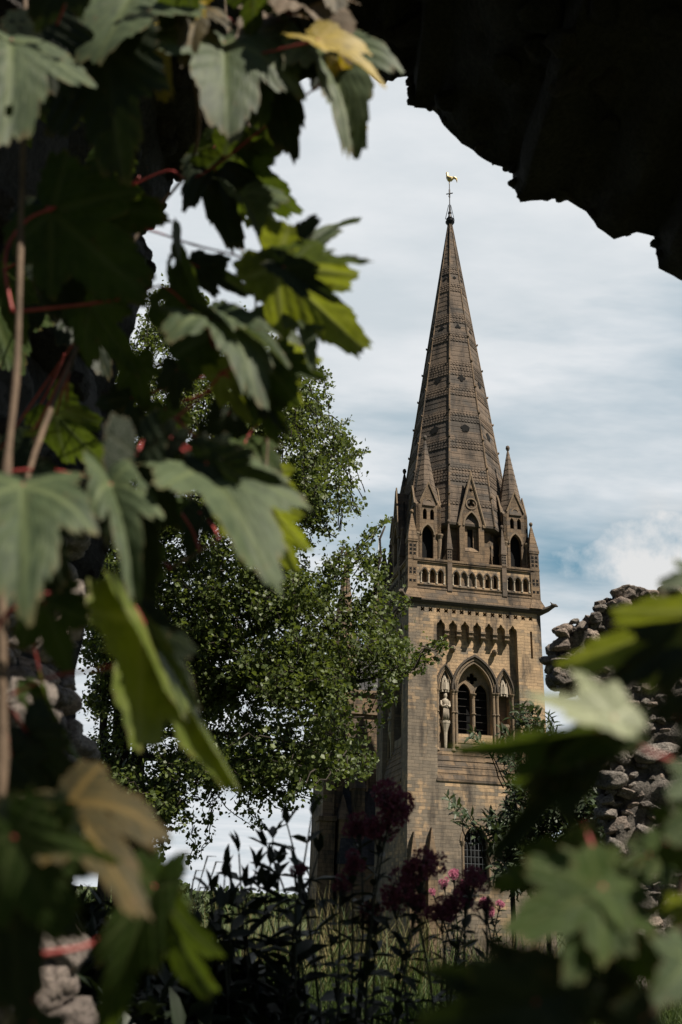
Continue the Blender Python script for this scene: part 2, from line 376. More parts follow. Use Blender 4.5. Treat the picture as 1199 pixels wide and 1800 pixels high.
    for u, v in ((2.12, .44), (3.2, .44), (3.42, .48), (6.06, .48), (6.30, .44), (7.38, .44)):
        s_ = MB(T); shaft(s_, u, v, 9.0 if abs(u-4.74) > 1.4 else 9.3, 13.0, .10, 11.55); s_.build('shaft', M['trim'], tower)
    lv = MB(T)
    for c in (4.14, 5.34):
        for i in range(6): lv.box((c-.44, 1.07, 10.6+i*.5), (c+.44, 1.10, 10.618+i*.5))
    lv.build('louvre_bar', M['louvre'], wo_)
    # corbels below the little arches, heads below them
    for i in range(6):
        c = (AC[i]+AC[i+1])/2; q = MB(T)
        q.box((c-.17, -.04, 16.93), (c+.17, .52, 17.05)); q.box((c-.13, .05, 16.72), (c+.13, .52, 16.93)); q.box((c-.16, .0, 16.64), (c+.16, .52, 16.72))
        q.add([(c-.11, .14, 16.64), (c+.11, .14, 16.64), (c+.06, .4, 16.30), (c-.06, .4, 16.30), (c-.11, .52, 16.64), (c+.11, .52, 16.64), (c+.06, .52, 16.3), (c-.06, .52, 16.3)], [(0,1,2,3),(0,3,7,4),(1,2,6,5),(3,2,6,7)])
        q.build('corbel', M['trim'], tower)
    for c, z in ((3.22, 15.8), (6.18, 15.8)):
        q = MB(T); q.lathe(c, .30, [(.05, z-.26), (.13, z-.18), (.18, z-.02), (.17, z+.12), (.1, z+.2)], 7, 1.5); q.box((c-.05, -.02, z-.08), (c+.05, .12, z+.02)); q.build('carved_head', M['trim'], tower)
    # cornice and battered courses under the parapet
    q = MB(T)
    q.box((-.05, -.08, 18.70), (9.55, .3, 18.80)); q.box((-.15, -.16, 18.80), (9.65, .3, 18.93)); q.box((-.22, -.24, 18.93), (9.72, .3, 19.02))
    q.build('cornice', M['trimdark'], tower)
    q = MB(T)
    for i in range(3):
        a0, a1 = -.20+i*.065, -.155+i*.065
        e0, e1 = a0, a1
        q.add([(e0, a0, 19.02+i*.26), (9.5-e0, a0, 19.02+i*.26), (9.5-e1, a1, 19.28+i*.26), (e1, a1, 19.28+i*.26), (e1, .3, 19.28+i*.26), (9.5-e1, .3, 19.28+i*.26)], [(0,1,2,3),(3,2,5,4)])
    q.build('parapet_batter', M['grey'], tower)
    # pierced parapet
    par = MB(T); op = []
    for c in (1.13, 1.71, 2.29): op.append(arc(c, .20, 20.27, 20.95, 21.28, 4))
    for i in range(6): op.append(arc(3.42+i*.566, .20, 20.27, 20.95, 21.28, 4))
    for c in (7.38, 7.96, 8.54): op.append(arc(c, .20, 20.27, 20.95, 21.28, 4))
    par.plate([(-.02, 19.8), (-.02, 21.75), (9.52, 21.75), (9.52, 19.8)], op, .04, .30, back=True)
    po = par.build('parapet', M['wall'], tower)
    q = MB(T); q.box((.3, -.06, 21.75), (9.2, .36, 21.86)); q.box((.3, -.10, 21.86), (9.2, .38, 22.02)); q.box((.3, -.06, 19.80), (9.2, .05, 19.9)); q.box((.3, -.03, 20.08), (9.2, .05, 20.16)); q.build('coping', M['grey'], po)
    q = MB(T)
    for h in op:
        c = sum(p[0] for p in h)/len(h); q.band(arc(c, .21, 0, 20.95, 21.29, 4, False), arc(c, .27, 0, 20.95, 21.40, 4, False), -.02, .05)
    q.build('arch_mould', M['trimdark'], po)
    for c in (1.42, 2.0, 3.70, 4.27, 4.84, 5.40, 5.97, 7.67, 8.25, .88, 2.54, 3.17, 6.5, 7.13, 8.79):
        q = MB(T); q.lathe(c, .02, [(.085, 20.2), (.085, 20.27), (.055, 20.32), (.055, 20.85), (.09, 20.93), (.1, 20.98)], 7); q.build('baluster_shaft', M['pale'], po)
    for c in (2.93, 6.94):                              # intermediate piers with small pinnacles
        q = MB(T); q.box((c-.17, -.10, 19.75), (c+.17, .34, 22.9)); q.box((c-.22, -.14, 22.85), (c+.22, .38, 22.98))
        q.add([(c-.2, -.12, 22.98), (c+.2, -.12, 22.98), (c+.2, .36, 22.98), (c-.2, .36, 22.98), (c-.03, .09, 24.95), (c+.03, .09, 24.95), (c+.03, .15, 24.95), (c-.03, .15, 24.95)], [(0,1,5,4),(1,2,6,5),(2,3,7,6),(3,0,4,7)])
        q.lathe(c, .12, [(.03, 24.85), (.1, 24.98), (.12, 25.07), (.09, 25.17), (.02, 25.22)], 8)
        q.build('parapet_pinnacle', M['spire'], tower)
        q = MB(T)
        for a in range(2):
            for b_ in range(3): q.plate(foil(c-.08+.16*a, 22.22+.22*b_, .07, 4, math.pi/4, 3), [], -.115, -.095)
        q.build('rosette_shade', M['void'], tower)  # black foils on the surface stand in for shade in the carving
# corner piers with pinnacles, gargoyles
for (cu, cv, su, sv) in ((.25, .27, -1, -1), (9.25, .27, 1, -1), (.25, Dp-.27, -1, 1), (9.25, Dp-.27, 1, 1)):
    q = MB(TL)
    q.box((cu-.33, cv-.33, 19.6), (cu+.33, cv+.33, 23.25)); q.box((cu-.37, cv-.37, 23.2), (cu+.37, cv+.37, 23.34)); q.box((cu-.345, cv-.345, 21.86), (cu+.345, cv+.345, 22.02))
    n = 6
    for i in range(n):
        a, b_ = .34*(1-i/n)+.035, .34*(1-(i+1)/n)+.035
        q.frustum(cu, cv, 23.34+i*.35, 23.34+(i+1)*.35, (a+.012)*1.414, b_*1.414, 4)
    q.lathe(cu, cv, [(.04, 25.4), (.11, 25.5), (.14, 25.6), (.1, 25.72), (.02, 25.76)], 8)
    # swept foot
    q.add([(cu+s1*(.33+.28*(z == 0)), cv+s2*(.33+.28*(z == 0)), 19.02+z*.7) for z in (0, 1) for s1, s2 in ((-1,-1),(1,-1),(1,1),(-1,1))], [(0,1,5,4),(1,2,6,5),(2,3,7,6),(3,0,4,7)])
    po = q.build('corner_pinnacle', M['grey'], tower)
    q = MB(TL)
    for z in (20.3, 20.9, 21.15, 22.3, 22.6, 22.9):
        for d in (-.14, .14):
            pts = foil(d, z, .125, 4, math.pi/4, 3)
            b0 = len(q.v)
            q.add([(cu+p[0], cv-.345, p[1]) for p in pts], [tuple(range(len(pts)))])
            q.add([(cu-.345, cv+p[0], p[1]) for p in pts], [tuple(range(len(pts)))])
    q.build('rosette_shade', M['void'], po)  # carving shade again as flat black shapes
    # gargoyle beast leaning out at 45 degrees
    q = MB(TL); ex, ey = su*.707, sv*.707
    bx_, by_ = (0 if su < 0 else W), (0 if sv < 0 else Dp)
    g = [(-.2, 18.78, .22), (.25, 18.95, .24), (.55, 19.0, .20), (.85, 19.12, .15), (1.0, 19.22, .17), (1.15, 19.2, .12), (1.32, 19.1, .04)]
    q.tube([(bx_+ex*d, by_+ey*d, z) for d, z, r in g], [r for d, z, r in g], 7)
    for s1 in (-1, 1): q.tube([(bx_+ex*.95-s1*ey*.1, by_+ey*.95+s1*ex*.1, 19.3), (bx_+ex*.85-s1*ey*.14, by_+ey*.85+s1*ex*.14, 19.46)], [.06, .015], 4)
    q.build('gargoyle', M['trimdark'], tower)
# deck, and a black core box added to keep the belfry windows unlit
q = MB(TL); q.box((1.6, 1.6, ZB), (W-1.6, Dp-1.6, 19.6)); q.build('dark_core', M['void'], tower)
q = MB(TL); q.box((.28, .28, 19.55), (W-.28, Dp-.28, 19.75)); q.build('deck', M['grey'], tower)

# ---- octagonal drum and spire
cu, cv = W/2, Dp/2
ZAP, SL = 56.9, .1406
c8 = math.cos(math.pi/8)
def Rz(z): return SL*(ZAP-z)
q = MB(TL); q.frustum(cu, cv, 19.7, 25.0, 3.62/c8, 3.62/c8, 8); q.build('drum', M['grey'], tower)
q = MB(TL); q.frustum(cu, cv, 24.95, 25.12, 4.13/c8*1.0, 4.16/c8*1.0, 8); q.frustum(cu, cv, 24.8, 24.95, 3.9/c8, 4.13/c8, 8); q.build('drum_cornice', M['trimdark'], tower)
def zfront(py):
    z = 30.
    for _ in range(30):
        v = cv-Rz(z)*c8; d = ray(800, py)
        o = np.array([TX-v*sps, TY+v*cps]); nn = np.array([-sps, cps]); t = (o@nn)/(d[:2]@nn); z = .5*z+.5*d[2]*t
    return z
rows = [zfront(y) for y in (488.7, 573.6, 663.5, 751.)]
bands = [(z-1.6, z-.65) for z in rows]+[(z+.65, z+1.6) for z in rows]+[(zfront(832)-.35, zfront(832)+.8), (zfront(880)-.3, zfront(880)+.4)]
sp = MB(TL); z = 25.12; zs_ = []
while z < ZAP-1.1:
    zn = z+.5
    inband = any(a-.2 < z+.2 < b-.1 for a, b in bands)
    sp.frustum(cu, cv, z, zn, Rz(z)+.024, Rz(zn)+.004, 8, cap=False)
    sp.add([(cu+r*math.cos(math.pi/8+i*math.pi/4), cv+r*math.sin(math.pi/8+i*math.pi/4), z) for r in (Rz(z)+.024, Rz(z)+.003) for i in range(8)], [(i, (i+1) % 8, 8+(i+1) % 8, 8+i) for i in range(8)])
    if inband: zs_.append(z)
    z = zn
spo = sp.build('spire', M['spire'], tower)
# relief tiles in the patterned bands: rows of small slanted leaves of stone
sb = MB(TL)
for z in zs_:
    for half in (0, 1):
        zz0 = z+.03+half*.235; zz1 = zz0+.19
        for k in range(8):
            a0, a1 = math.pi/8+k*math.pi/4, math.pi/8+(k+1)*math.pi/4
            r0, r1 = Rz(zz0)+.035, Rz(zz1)+.03
            fw = 2*r0*math.sin(math.pi/8); n = max(2, int(fw/.24))
            for i in range(n):
                t0, t1 = (i+.12)/n, (i+.78)/n; sh = (.2 if half else -.2)/n
                def pt_(r, t, z, o=0.):
                    x = (1-t)*math.cos(a0)+t*math.cos(a1); y = (1-t)*math.sin(a0)+t*math.sin(a1); am = (a0+a1)/2
                    return (cu+r*x+o*math.cos(am), cv+r*y+o*math.sin(am), z)
                vs = [pt_(r0, t0, zz0, .028), pt_(r0, t1, zz0, .028), pt_(r1, min(1, t1+sh), zz1, .018), pt_(r1, max(0, t0+sh), zz1, .018),
                      pt_(r0, t0, zz0, -.02), pt_(r0, t1, zz0, -.02), pt_(r1, min(1, t1+sh), zz1, -.02), pt_(r1, max(0, t0+sh), zz1, -.02)]
                sb.add(vs, [(0,1,2,3),(0,1,5,4),(3,2,6,7),(0,3,7,4),(1,2,6,5)])
sb.build('scale_bands', M['spire'], spo)
q = MB(TL)
for k in range(8):
    a = math.pi/8+k*math.pi/4
    q.tube([(cu+(Rz(z)+.02)*math.cos(a), cv+(Rz(z)+.02)*math.sin(a), z) for z in (25.1, 40, ZAP-.6)], [.085, .07, .045], 6)
q.build('edge_rolls', M['grey'], spo)
q = MB(TL)
for k in range(8):
    a = math.pi/8+k*math.pi/4
    for z in np.arange(27.5, 44, 2.55): q.tube([(cu+(Rz(z)+d)*math.cos(a), cv+(Rz(z)+d)*math.sin(a), z+e) for d, e in ((.0, -.1), (.14, 0), (.17, .1))], [.08, .09, .04], 5)
q.build('crockets', M['grey'], spo)
q = MB(TL)
for zi, (z, kk, rr) in enumerate(zip(rows, (4, 3, 4, 5), (.16, .26, .34, .38))):
    for k in range(8):
        am = math.pi/4+k*math.pi/4-math.pi/4; ap = Rz(z)*c8
        nx, ny = math.cos(am), math.sin(am); tx, ty = -ny, nx
        pts = foil(0, z, rr, kk, math.pi/2, 4); ctr = (cu+(ap+.0)*nx, cv+ap*ny, z)
        ring_ = [(cu+(Rz(p[1])*c8+.05)*nx+p[0]*tx, cv+(Rz(p[1])*c8+.05)*ny+p[0]*ty, p[1]) for p in pts]
        ring2 = [(cu+(Rz(p[1])*c8-.3)*nx+p[0]*tx, cv+(Rz(p[1])*c8-.3)*ny+p[0]*ty, p[1]) for p in pts]
        n = len(pts); q.add(ring_+ring2, [tuple(range(n))]+[(i, (i+1) % n, n+(i+1) % n, n+i) for i in range(n)])
q.build('spire_opening_dark', M['void'], spo)  # black prisms set proud, painting the dark of pierced holes
# finial, rod, cross and cockerel
q = MB(TL); q.lathe(cu, cv, [(.16, 55.4), (.2, 55.65), (.34, 55.9), (.42, 56.05), (.30, 56.2), (.36, 56.35), (.2, 56.55), (.12, 56.9), (.18, 57.05), (.14, 57.2), (.05, 57.4), (.04, 60.6)], 10)
q.tube([(cu-.30, cv, 59.2), (cu+.30, cv, 59.45)], .05, 6); q.tube([(cu, cv-.25, 59.2), (cu, cv+.25, 59.2)], .04, 6); q.tube([(cu, cv, 58.9), (cu, cv, 59.8)], .075, 6)
for a in range(4): q.tube([(cu+.1*math.cos(a*1.57), cv+.1*math.sin(a*1.57), 58.0), (cu+.42*math.cos(a*1.57), cv+.42*math.sin(a*1.57), 56.3)], .03, 4)
q.build('finial', M['iron'], spo)
q = MB(TL)
body = [(-.50, 61.95, .03), (-.40, 61.98, .10), (-.30, 61.95, .13), (-.27, 61.7, .15), (-.2, 61.35, .23), (0, 61.1, .34), (.25, 61.05, .30), (.5, 61.15, .18), (.75, 61.2, .16), (.95, 61.05, .12), (1.05, 60.75, .03)]
q.tube([(cu+x*.6, cv-.25*x, 61.05+(z-61.1)*.8) for x, z, r in body], [r*.78 for x, z, r in body], 8)
q.tube([(cu-.26, cv+.1, 61.78), (cu-.2, cv+.1, 61.9), (cu-.1, cv+.05, 61.78)], [.03, .06, .03], 5)
q.tube([(cu+.35, cv-.1, 61.2), (cu+.62, cv-.2, 61.0), (cu+.66, cv-.2, 60.6)], [.12, .1, .03], 5)
q.tube([(cu, cv, 60.5), (cu, cv, 61.1)], .05, 5)
q.build('weathercock', M['gold'], spo)
# ---- lucarnes on the four cardinal faces
for k in range(4):
    T = face_T(k); q = MB(T); c = 4.68; vf = .16
    out = [(c-.92, 19.75), (c-.92, 25.1), (c, 28.85), (c+.92, 25.1), (c+.92, 19.75)]
    q.plate(out, [arc(c, .52, 22.9, 24.9, 25.95, 6), foil(c, 26.65, .30, 3, math.pi/2), foil(c, 27.75, .16, 4, 0, 4)], vf, 2.2)
    q.plate([(c-.6, 22.9), (c-.6, 26.0), (c+.6, 26.0), (c+.6, 22.9)], [arc(c-.02, .21, 23.2, 25.0, 25.5, 4)], vf+.34, vf+.45)
    q.add([(c-.52, vf, 22.95), (c+.52, vf, 22.95), (c+.52, vf+.4, 23.4), (c-.52, vf+.4, 23.4)], [(0,1,2,3)])
    lo = q.build('lucarne', M['grey'], tower)
    q = MB(T)
    for s in (-1, 1): q.tube([(c+s*1.0, vf-.02, 24.95), (c, vf-.02, 29.0)], .09, 6); q.box((c+s*.92-.1, vf-.08, 24.85), (c+s*.92+.1, vf+.3, 25.05))
    q.band(arc(c, .54, 0, 24.9, 25.97, 6, False), arc(c, .66, 0, 24.9, 26.13, 6, False), vf-.06, vf+.02)
    q.plate(circ(c, 26.65, .45), [circ(c, 26.65, .36)], vf-.05, vf+.01)
    q.frustum(c, vf, 28.9, 29.3, .10, .05, 6)
    q.build('gable_coping', M['trim'], lo)
    q = MB(T); q.box((c-.5, vf+.50, 22.9), (c+.5, vf+.53, 28.0)); q.build('opening_dark', M['void'], lo)
# ---- corner turrets
for (tu, tv) in ((1.55, 1.40), (8.15, 1.40), (1.55, Dp-1.4), (8.15, Dp-1.4)):
    h = .93
    def TF(kk):
        def T(u, v, z):
            x, y = u, v-h
            for _ in range(kk): x, y = y, -x
            return TL(tu+x, tv+y, z)
        return T
    q = MB(); q.T = lambda u, v, z: (u, v, z)
    root = None
    allm = MB(); md = MB(); vd = MB()
    for kk in range(4):
        for mb in (allm, md, vd): mb.T = TF(kk)
        allm.plate([(-h, 19.75), (-h, 26.3), (-.62, 26.6), (0, 28.0), (.62, 26.6), (h, 26.3), (h, 19.75)],
                   [arc(-.06, .42, 22.0, 24.0, 24.75, 6), arc(-.27, .15, 25.2, 25.75, 26.05, 4), arc(.27, .15, 25.2, 25.75, 26.05, 4), circ(0, 26.52, .2, 12)], 0, .28)
        md.band(arc(-.06, .44, 0, 24.0, 24.78, 6, False), arc(-.06, .54, 0, 24.0, 24.95, 6, False), -.07, .02)
        md.plate(circ(0, 26.52, .29), [circ(0, 26.52, .22)], -.04, .01)
        for s in (-1, 1): md.tube([(s*.66, -.04, 26.5), (0, -.04, 28.15)], .055, 5)
        md.lathe(h-.1, .05, [(.24, 22.0), (.2, 22.2), (.17, 22.25), (.17, 23.75), (.25, 23.95), (.28, 24.0), (.28, 24.12)], 8)
        vd.plate([(-.7, 19.8), (-.7, 26.9), (.7, 26.9), (.7, 19.8)], [], .45, .46)
    po = allm.build('corner_turret', M['grey'], tower); md.build('turret_moulding', M['trim'], po); vd.build('opening_dark', M['void'], po)
    q = MB(TL); z = 26.25; n = 13
    for i in range(n):
        za, zb_ = 26.25+i*.45, 26.25+(i+1)*.45; ra, rb = 1.04*(1-i/n)+.045, 1.04*(1-(i+1)/n)+.045
        q.frustum(tu, tv, za, zb_, ra+.018, rb, 8)
    q.lathe(tu, tv, [(.05, 32.0), (.12, 32.1), (.17, 32.25), (.13, 32.42), (.02, 32.5)], 8)
    q.build('turret_spire', M['spire'], po)
# lower round-headed window on the front
T = face_T(0)
q = MB(T); q.plate([(3.5, 1.0), (3.5, 4.7), (5.4, 4.7), (5.4, 1.0)], [], .46, .5); wv = q.build('round_headed_window_dark', M['void'], tower)
q = MB(T)
for d0, d1, v0 in ((.0, .10, -.03), (.16, .26, -.06)): q.band(arc(4.45, .78+d0, 0, 3.5, 4.45+d0, 10, False), arc(4.45, .78+d1, 0, 3.5, 4.45+d1, 10, False), v0, .02)
for s in (-1, 1):
    q.lathe(4.45+s*.86, .02, [(.13, 1.2), (.09, 1.35), (.09, 3.2), (.15, 3.42), (.16, 3.5)], 8)
q.build('window_moulding', M['trim'], wv)
q = MB(T)
for i in range(5): q.box((3.95+i*.25, .3, 1.2), (3.98+i*.25, .33, 4.0))
for i in range(6): q.box((3.67, .29, 1.4+i*.4), (5.23, .31, 1.43+i*.4))
q.build('window_grille', plain('weathered lead', (.07, .075, .08), .6), wv)
# small gabled buttresses at the foot of the front
for (u, hgt) in ((.35, 3.0), (1.5, 3.3)):
    q = MB(TL); q.box((u-.3, -.55, ZB), (u+.3, 0, hgt-1.2)); q.add([(u-.34, -.6, hgt-1.2), (u+.34, -.6, hgt-1.2), (u+.34, 0.02, hgt-1.2), (u-.34, 0.02, hgt-1.2), (u, -.3, hgt+.9), (u, .02, hgt+.9)], [(0,1,4),(1,2,5,4),(2,3,5),(3,0,4,5)])
    q.build('stepped_buttress', M['grey'], tower)
# statues of the niches (stand on brackets)
def statue(k, u, name_label):
    T = face_T(k); q = MB(T); v = .48; z = 10.98
    q.lathe(u, v, [(.22, z), (.24, z+.1), (.20, z+.5), (.17, z+.85), (.24, z+1.1), (.26, z+1.28), (.19, z+1.38), (.09, z+1.42), (.08, z+1.47), (.125, z+1.54), (.14, z+1.65), (.11, z+1.77), (.04, z+1.83)], 12, .8)
    for s in (-1, 1): q.tube([(u+s*.25, v, z+1.28), (u+s*.30, v-.02, z+1.0), (u+s*.22, v-.18, z+.85), (u+s*.02, v-.24, z+1.0)], [.08, .085, .075, .05], 6)
    for i in range(6): q.tube([(u-.16+.065*i, v-.16, z+.8), (u-.18+.075*i, v-.19, z+.03)], [.02, .035], 4)
    o = q.build('statue', M['pale'], None, True)
    l2 = empty_m = None
    o.parent = tower; return o
br = []
for k in (0, 1):
    T = face_T(k)
    for u in (2.68, 6.80):
        q = MB(T); q.lathe(u, .5, [(.03, 8.9), (.1, 9.3), (.14, 10.2), (.2, 10.45), (.3, 10.75), (.33, 10.8), (.33, 10.97)], 8, .7); q.build('statue_bracket', M['pale'] if u < 4 else M['trim'], tower)
        q = MB(T); q.frustum(u, .62, 13.0, 13.5, .34, .30, 6); q.frustum(u, .62, 13.5, 14.2, .24, .03, 6)
        for a in range(5): q.frustum(u+.27*math.cos(a*math.pi/4+math.pi), .58+.2*math.sin(a*math.pi/4+math.pi), 12.85, 13.75, .07, .02, 4)
        q.build('niche_canopy', M['pale'], tower)
    st = statue(k, 2.68, '')
# make the two statues things of their own
bpy.context.view_layer.update()
lab = {0: 'pale carved stone figure standing in the sunlit niche left of the belfry window', 1: 'carved stone figure in the niche on the tower face in shade'}
i = 0
for o in list(C.objects):
    if o.name.startswith('statue') and not o.name.startswith('statue_b'):
        m_ = o.matrix_world.copy(); Tm = face_T(i); x, y, z = Tm(2.68, .48, 10.98)
        piv = Vector((x, y, z)); o.data.transform(Matrix.Translation(-piv)); o.parent = None
        o.matrix_world = m_ @ Matrix.Translation(piv); tag(o, lab[i], 'statue', 'statues in the tower niches'); i += 1

# ================================================================ NAVE AND WEST END left of the tower
nave = empty('church_nave', (*at(600, 1560, 72)[:2], ZB+EYE), PSI)
tag(nave, 'stone church west end with slender turret spires half hidden behind the tree', 'church building')
nave_o = at(662, 1250, 76)                            # right end of its sunlit wall
def NL(u, v, z):                                      # u to the right along the wall from nave_o, v away, z rel eye -> local of nave
    x = nave_o[0]+u*cps-v*sps-nave.location[0]; y = nave_o[1]+u*sps+v*cps-nave.location[1]
    return (x*cps+y*sps, -x*sps+y*cps, z-ZB)
def zat(py, Y): return at(620, py, Y)[2]-EYE
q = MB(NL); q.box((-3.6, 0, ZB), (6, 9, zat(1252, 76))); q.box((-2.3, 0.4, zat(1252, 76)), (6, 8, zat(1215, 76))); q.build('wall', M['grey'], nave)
for (u, yt, w_) in ((-1.6, 1345, .42), (-2.75, 1400, .36)):
    q = MB(NL); q.box((u-w_, -1.7, ZB), (u+w_, -.02, zat(yt+45, 76))); q.add([(u-w_-.1, -1.8, zat(yt+45, 76)), (u+w_+.1, -1.8, zat(yt+45, 76)), (u+w_+.1, 0.05, zat(yt+45, 76)), (u-w_-.1, 0.05, zat(yt+45, 76)), (u, -.9, zat(yt, 76)), (u, .05, zat(yt, 76))], [(0,1,4),(1,2,5,4),(2,3,5),(3,0,4,5)]); q.build('stepped_buttress', M['grey'], nave)
q = MB(NL); q.box((-3.6, -.2, zat(1256, 76)), (3, .1, zat(1249, 76))); q.box((-2.3, .2, zat(1218, 76)), (3, .5, zat(1212, 76))); q.build('string_course', M['trim'], nave)
q = MB(NL); q.add([(-2.3, .3, zat(1215, 76)), (6, .3, zat(1215, 76)), (6, 4.5, zat(1130, 80)), (-2.3, 4.5, zat(1130, 80)), (6, 8, zat(1215, 76)), (-2.3, 8, zat(1215, 76))], [(0,1,2,3),(3,2,4,5),(0,3,5)]); q.build('roof', M['slate'], nave)
for u, d in ((-3.75, 1.3),):
    q = MB(NL); q.box((u-.9, -d, ZB), (u+.35, .4, zat(1445, 76))); q.box((u-.6, -d+.5, ZB), (u+.3, .4, zat(1235, 76)))
    q.box((u-1., -d-.12, zat(1448, 76)), (u+.45, .4, zat(1440, 76))); q.build('buttress', M['grey'], nave)
q = MB(NL)                                             # lean-to roof of the porch between nave and tower
q.add([(-3.2, -2.5, zat(1520, 74)), (3.4, -2.5, zat(1520, 74)), (3.4, 0, zat(1385, 76)), (-2.6, 0, zat(1385, 76)), (-3.2, 0, zat(1520, 74))], [(0,1,2,3),(0,3,4)]); q.build('porch_roof', M['slate'], nave)
q = MB(NL); q.box((-3.2, -2.45, ZB), (3.4, -2.2, zat(1520, 74)-.02)); q.build('porch_wall', M['grey'], nave)
tu = -2.75
q = MB(NL); z0, z1, z2 = zat(1240, 78), zat(1150, 78), zat(985, 78)
q.frustum(tu, 1.4, ZB, z0, 1.35, 1.35, 8); q.frustum(tu, 1.4, z0, z1, 1.2, 1.2, 8); q.frustum(tu, 1.4, z1, z1+.3, 1.4, 1.35, 8)
n = 14
for i in range(n):
    a, b_ = 1.1*(1-i/n)+.06, 1.1*(1-(i+1)/n)+.06; zz_ = (z2-z1-.3)/n
    q.frustum(tu, 1.4, z1+.3+i*zz_, z1+.3+(i+1)*zz_, a+.03, b_, 8)
q.lathe(tu, 1.4, [(.08, z2-.2), (.28, z2), (.24, z2+.3), (.05, z2+.5), (.14, z2+.7), (.02, z2+1.0)], 8)
for a in range(8):
    an = a*math.pi/4; q.frustum(tu+1.3*math.cos(an), 1.4+1.3*math.sin(an), z1, z1+1.9, .17, .02, 4)
to = q.build('turret', M['grey'], nave)
q = MB(NL)
for a in range(8):
    an = a*math.pi/4+math.pi/8*0
    q.frustum(tu+1.13*math.cos(an), 1.4+1.13*math.sin(an), z0+.8, z1-.6, .14, .14, 5)
q.build('turret_opening', M['void'], to)
for (u, yb, yt) in ((-.9, 1385, 1290), (-2.0, 1385, 1330)):
    q = MB(NL); q.frustum(u, -.5, zat(1392, 76), zat(yb-35, 76), .22, .2, 6); q.frustum(u, -.5, zat(yb-35, 76), zat(yt, 76), .2, .02, 6); q.build('pinnacle', M['grey'], nave)
# dark pinnacled shaft just behind the tower's left corner, flag pole on it
q = MB(NL); xx = 1.15; zt = zat(985, 80)
q.frustum(xx, 6, ZB, zat(1055, 80), .75, .7, 8); q.frustum(xx, 6, zat(1055, 80), zt, .68, .1, 8); q.lathe(xx, 6, [(.1, zt-.1), (.22, zt+.05), (.2, zt+.3), (.02, zt+.6)], 8); q.build('stair_turret', M['grey'], nave)
q = MB(NL); q.lathe(xx+.1, 6, [(.05, zt+.3), (.045, zt+3.2), (.03, zt+3.3)], 6); q.lathe(xx+.1, 6, [(.02, zt+3.3), (.1, zt+3.4), (.02, zt+3.52)], 6); q.build('flagpole', M['white'], nave)
#@@PART2
# ================================================================ GROUND
def gz(x, y):                                          # ground height relative to eye level
    ys = [-30, -1, 1.5, 3.2, 5.0, 7.5, 10, 16, 30, 45, 62, 90, 160, 400, 2000]
    zs = [-1.6, -1.6, -1.3, -.78, -.80, -.92, -1.05, -1.7, -3.0, -4.0, -4.2, -4.2, -4.0, -2., 2.]
    z = np.interp(y, ys, zs)
    return z+.12*math.sin(x*.7+y*.3)*min(1, max(0, (y-4)/6))+.05*math.sin(x*2.1-y*1.3)
q = MB(); gx = np.concatenate([[-1500, -600, -200, -80], np.arange(-40, 41, 2.), [80, 200, 600, 1500]]); gy = np.concatenate([[-30, -10, -4], np.arange(-1, 20, 1.), np.arange(20, 100, 5.), [120, 160, 300, 600, 1200, 2000]])
vs = [(x, y, gz(x, y)+EYE) for y in gy for x in gx]; nx_ = len(gx)
q.add(vs, [(j*nx_+i, j*nx_+i+1, (j+1)*nx_+i+1, (j+1)*nx_+i) for j in range(len(gy)-1) for i in range(nx_-1)])
gm, t, b, o = newmat('grassy earth'); c = coords(t)
L(t, mix(t, ramp(t, noise_(t, c, .8, 6, .7), [(.35, (0, 0, 0)), (.65, (1, 1, 1))]), (.030, .045, .015), (.075, .085, .03)), b.inputs['Base Color']); bump(t, b, noise_(t, c, 8, 6, .7), 1, .1)
tag(q.build('ground', gm, None, True), kind='structure')

# ================================================================ RUBBLE RUINS
def ico(sub):
    p = (1+5**.5)/2
    v = [(-1,p,0),(1,p,0),(-1,-p,0),(1,-p,0),(0,-1,p),(0,1,p),(0,-1,-p),(0,1,-p),(p,0,-1),(p,0,1),(-p,0,-1),(-p,0,1)]
    f = [(0,11,5),(0,5,1),(0,1,7),(0,7,10),(0,10,11),(1,5,9),(5,11,4),(11,10,2),(10,7,6),(7,1,8),(3,9,4),(3,4,2),(3,2,6),(3,6,8),(3,8,9),(4,9,5),(2,4,11),(6,2,10),(8,6,7),(9,8,1)]
    v = [Vector(x).normalized() for x in v]
    for _ in range(sub):
        mid = {}; nf = []
        def m(a, b):
            k = (min(a, b), max(a, b))
            if k not in mid: mid[k] = len(v); v.append(((v[a]+v[b])/2).normalized())
            return mid[k]
        for a, b, c in f:
            ab, bc, ca = m(a, b), m(b, c), m(c, a); nf += [(a, ab, ca), (b, bc, ab), (c, ca, bc), (ab, bc, ca)]
        f = nf
    return np.array([tuple(x) for x in v]), np.array(f)
IV3, IF3 = ico(3)
STONES = []
for s in range(14):
    r0 = Vector((s*7.3, s*3.1, s*1.7)); P = []
    planes = [(Vector((random.gauss(0,1), random.gauss(0,1), random.gauss(0,1))).normalized(), random.uniform(.42, .74)) for _ in range(13)]
    for p in IV3:
        p = Vector(p)
        rr = 1.
        for n_, d in planes:
            dn = p.dot(n_)
            if dn > 0: rr = min(rr, d/dn)
        rr = min(rr, 1.0)
        rr += .06*noise.noise(p*1.7+r0)+.05*noise.noise(p*5.5+r0)+.035*noise.noise(p*13+r0)
        P.append(tuple(p*rr))
    STONES.append(np.array(P))
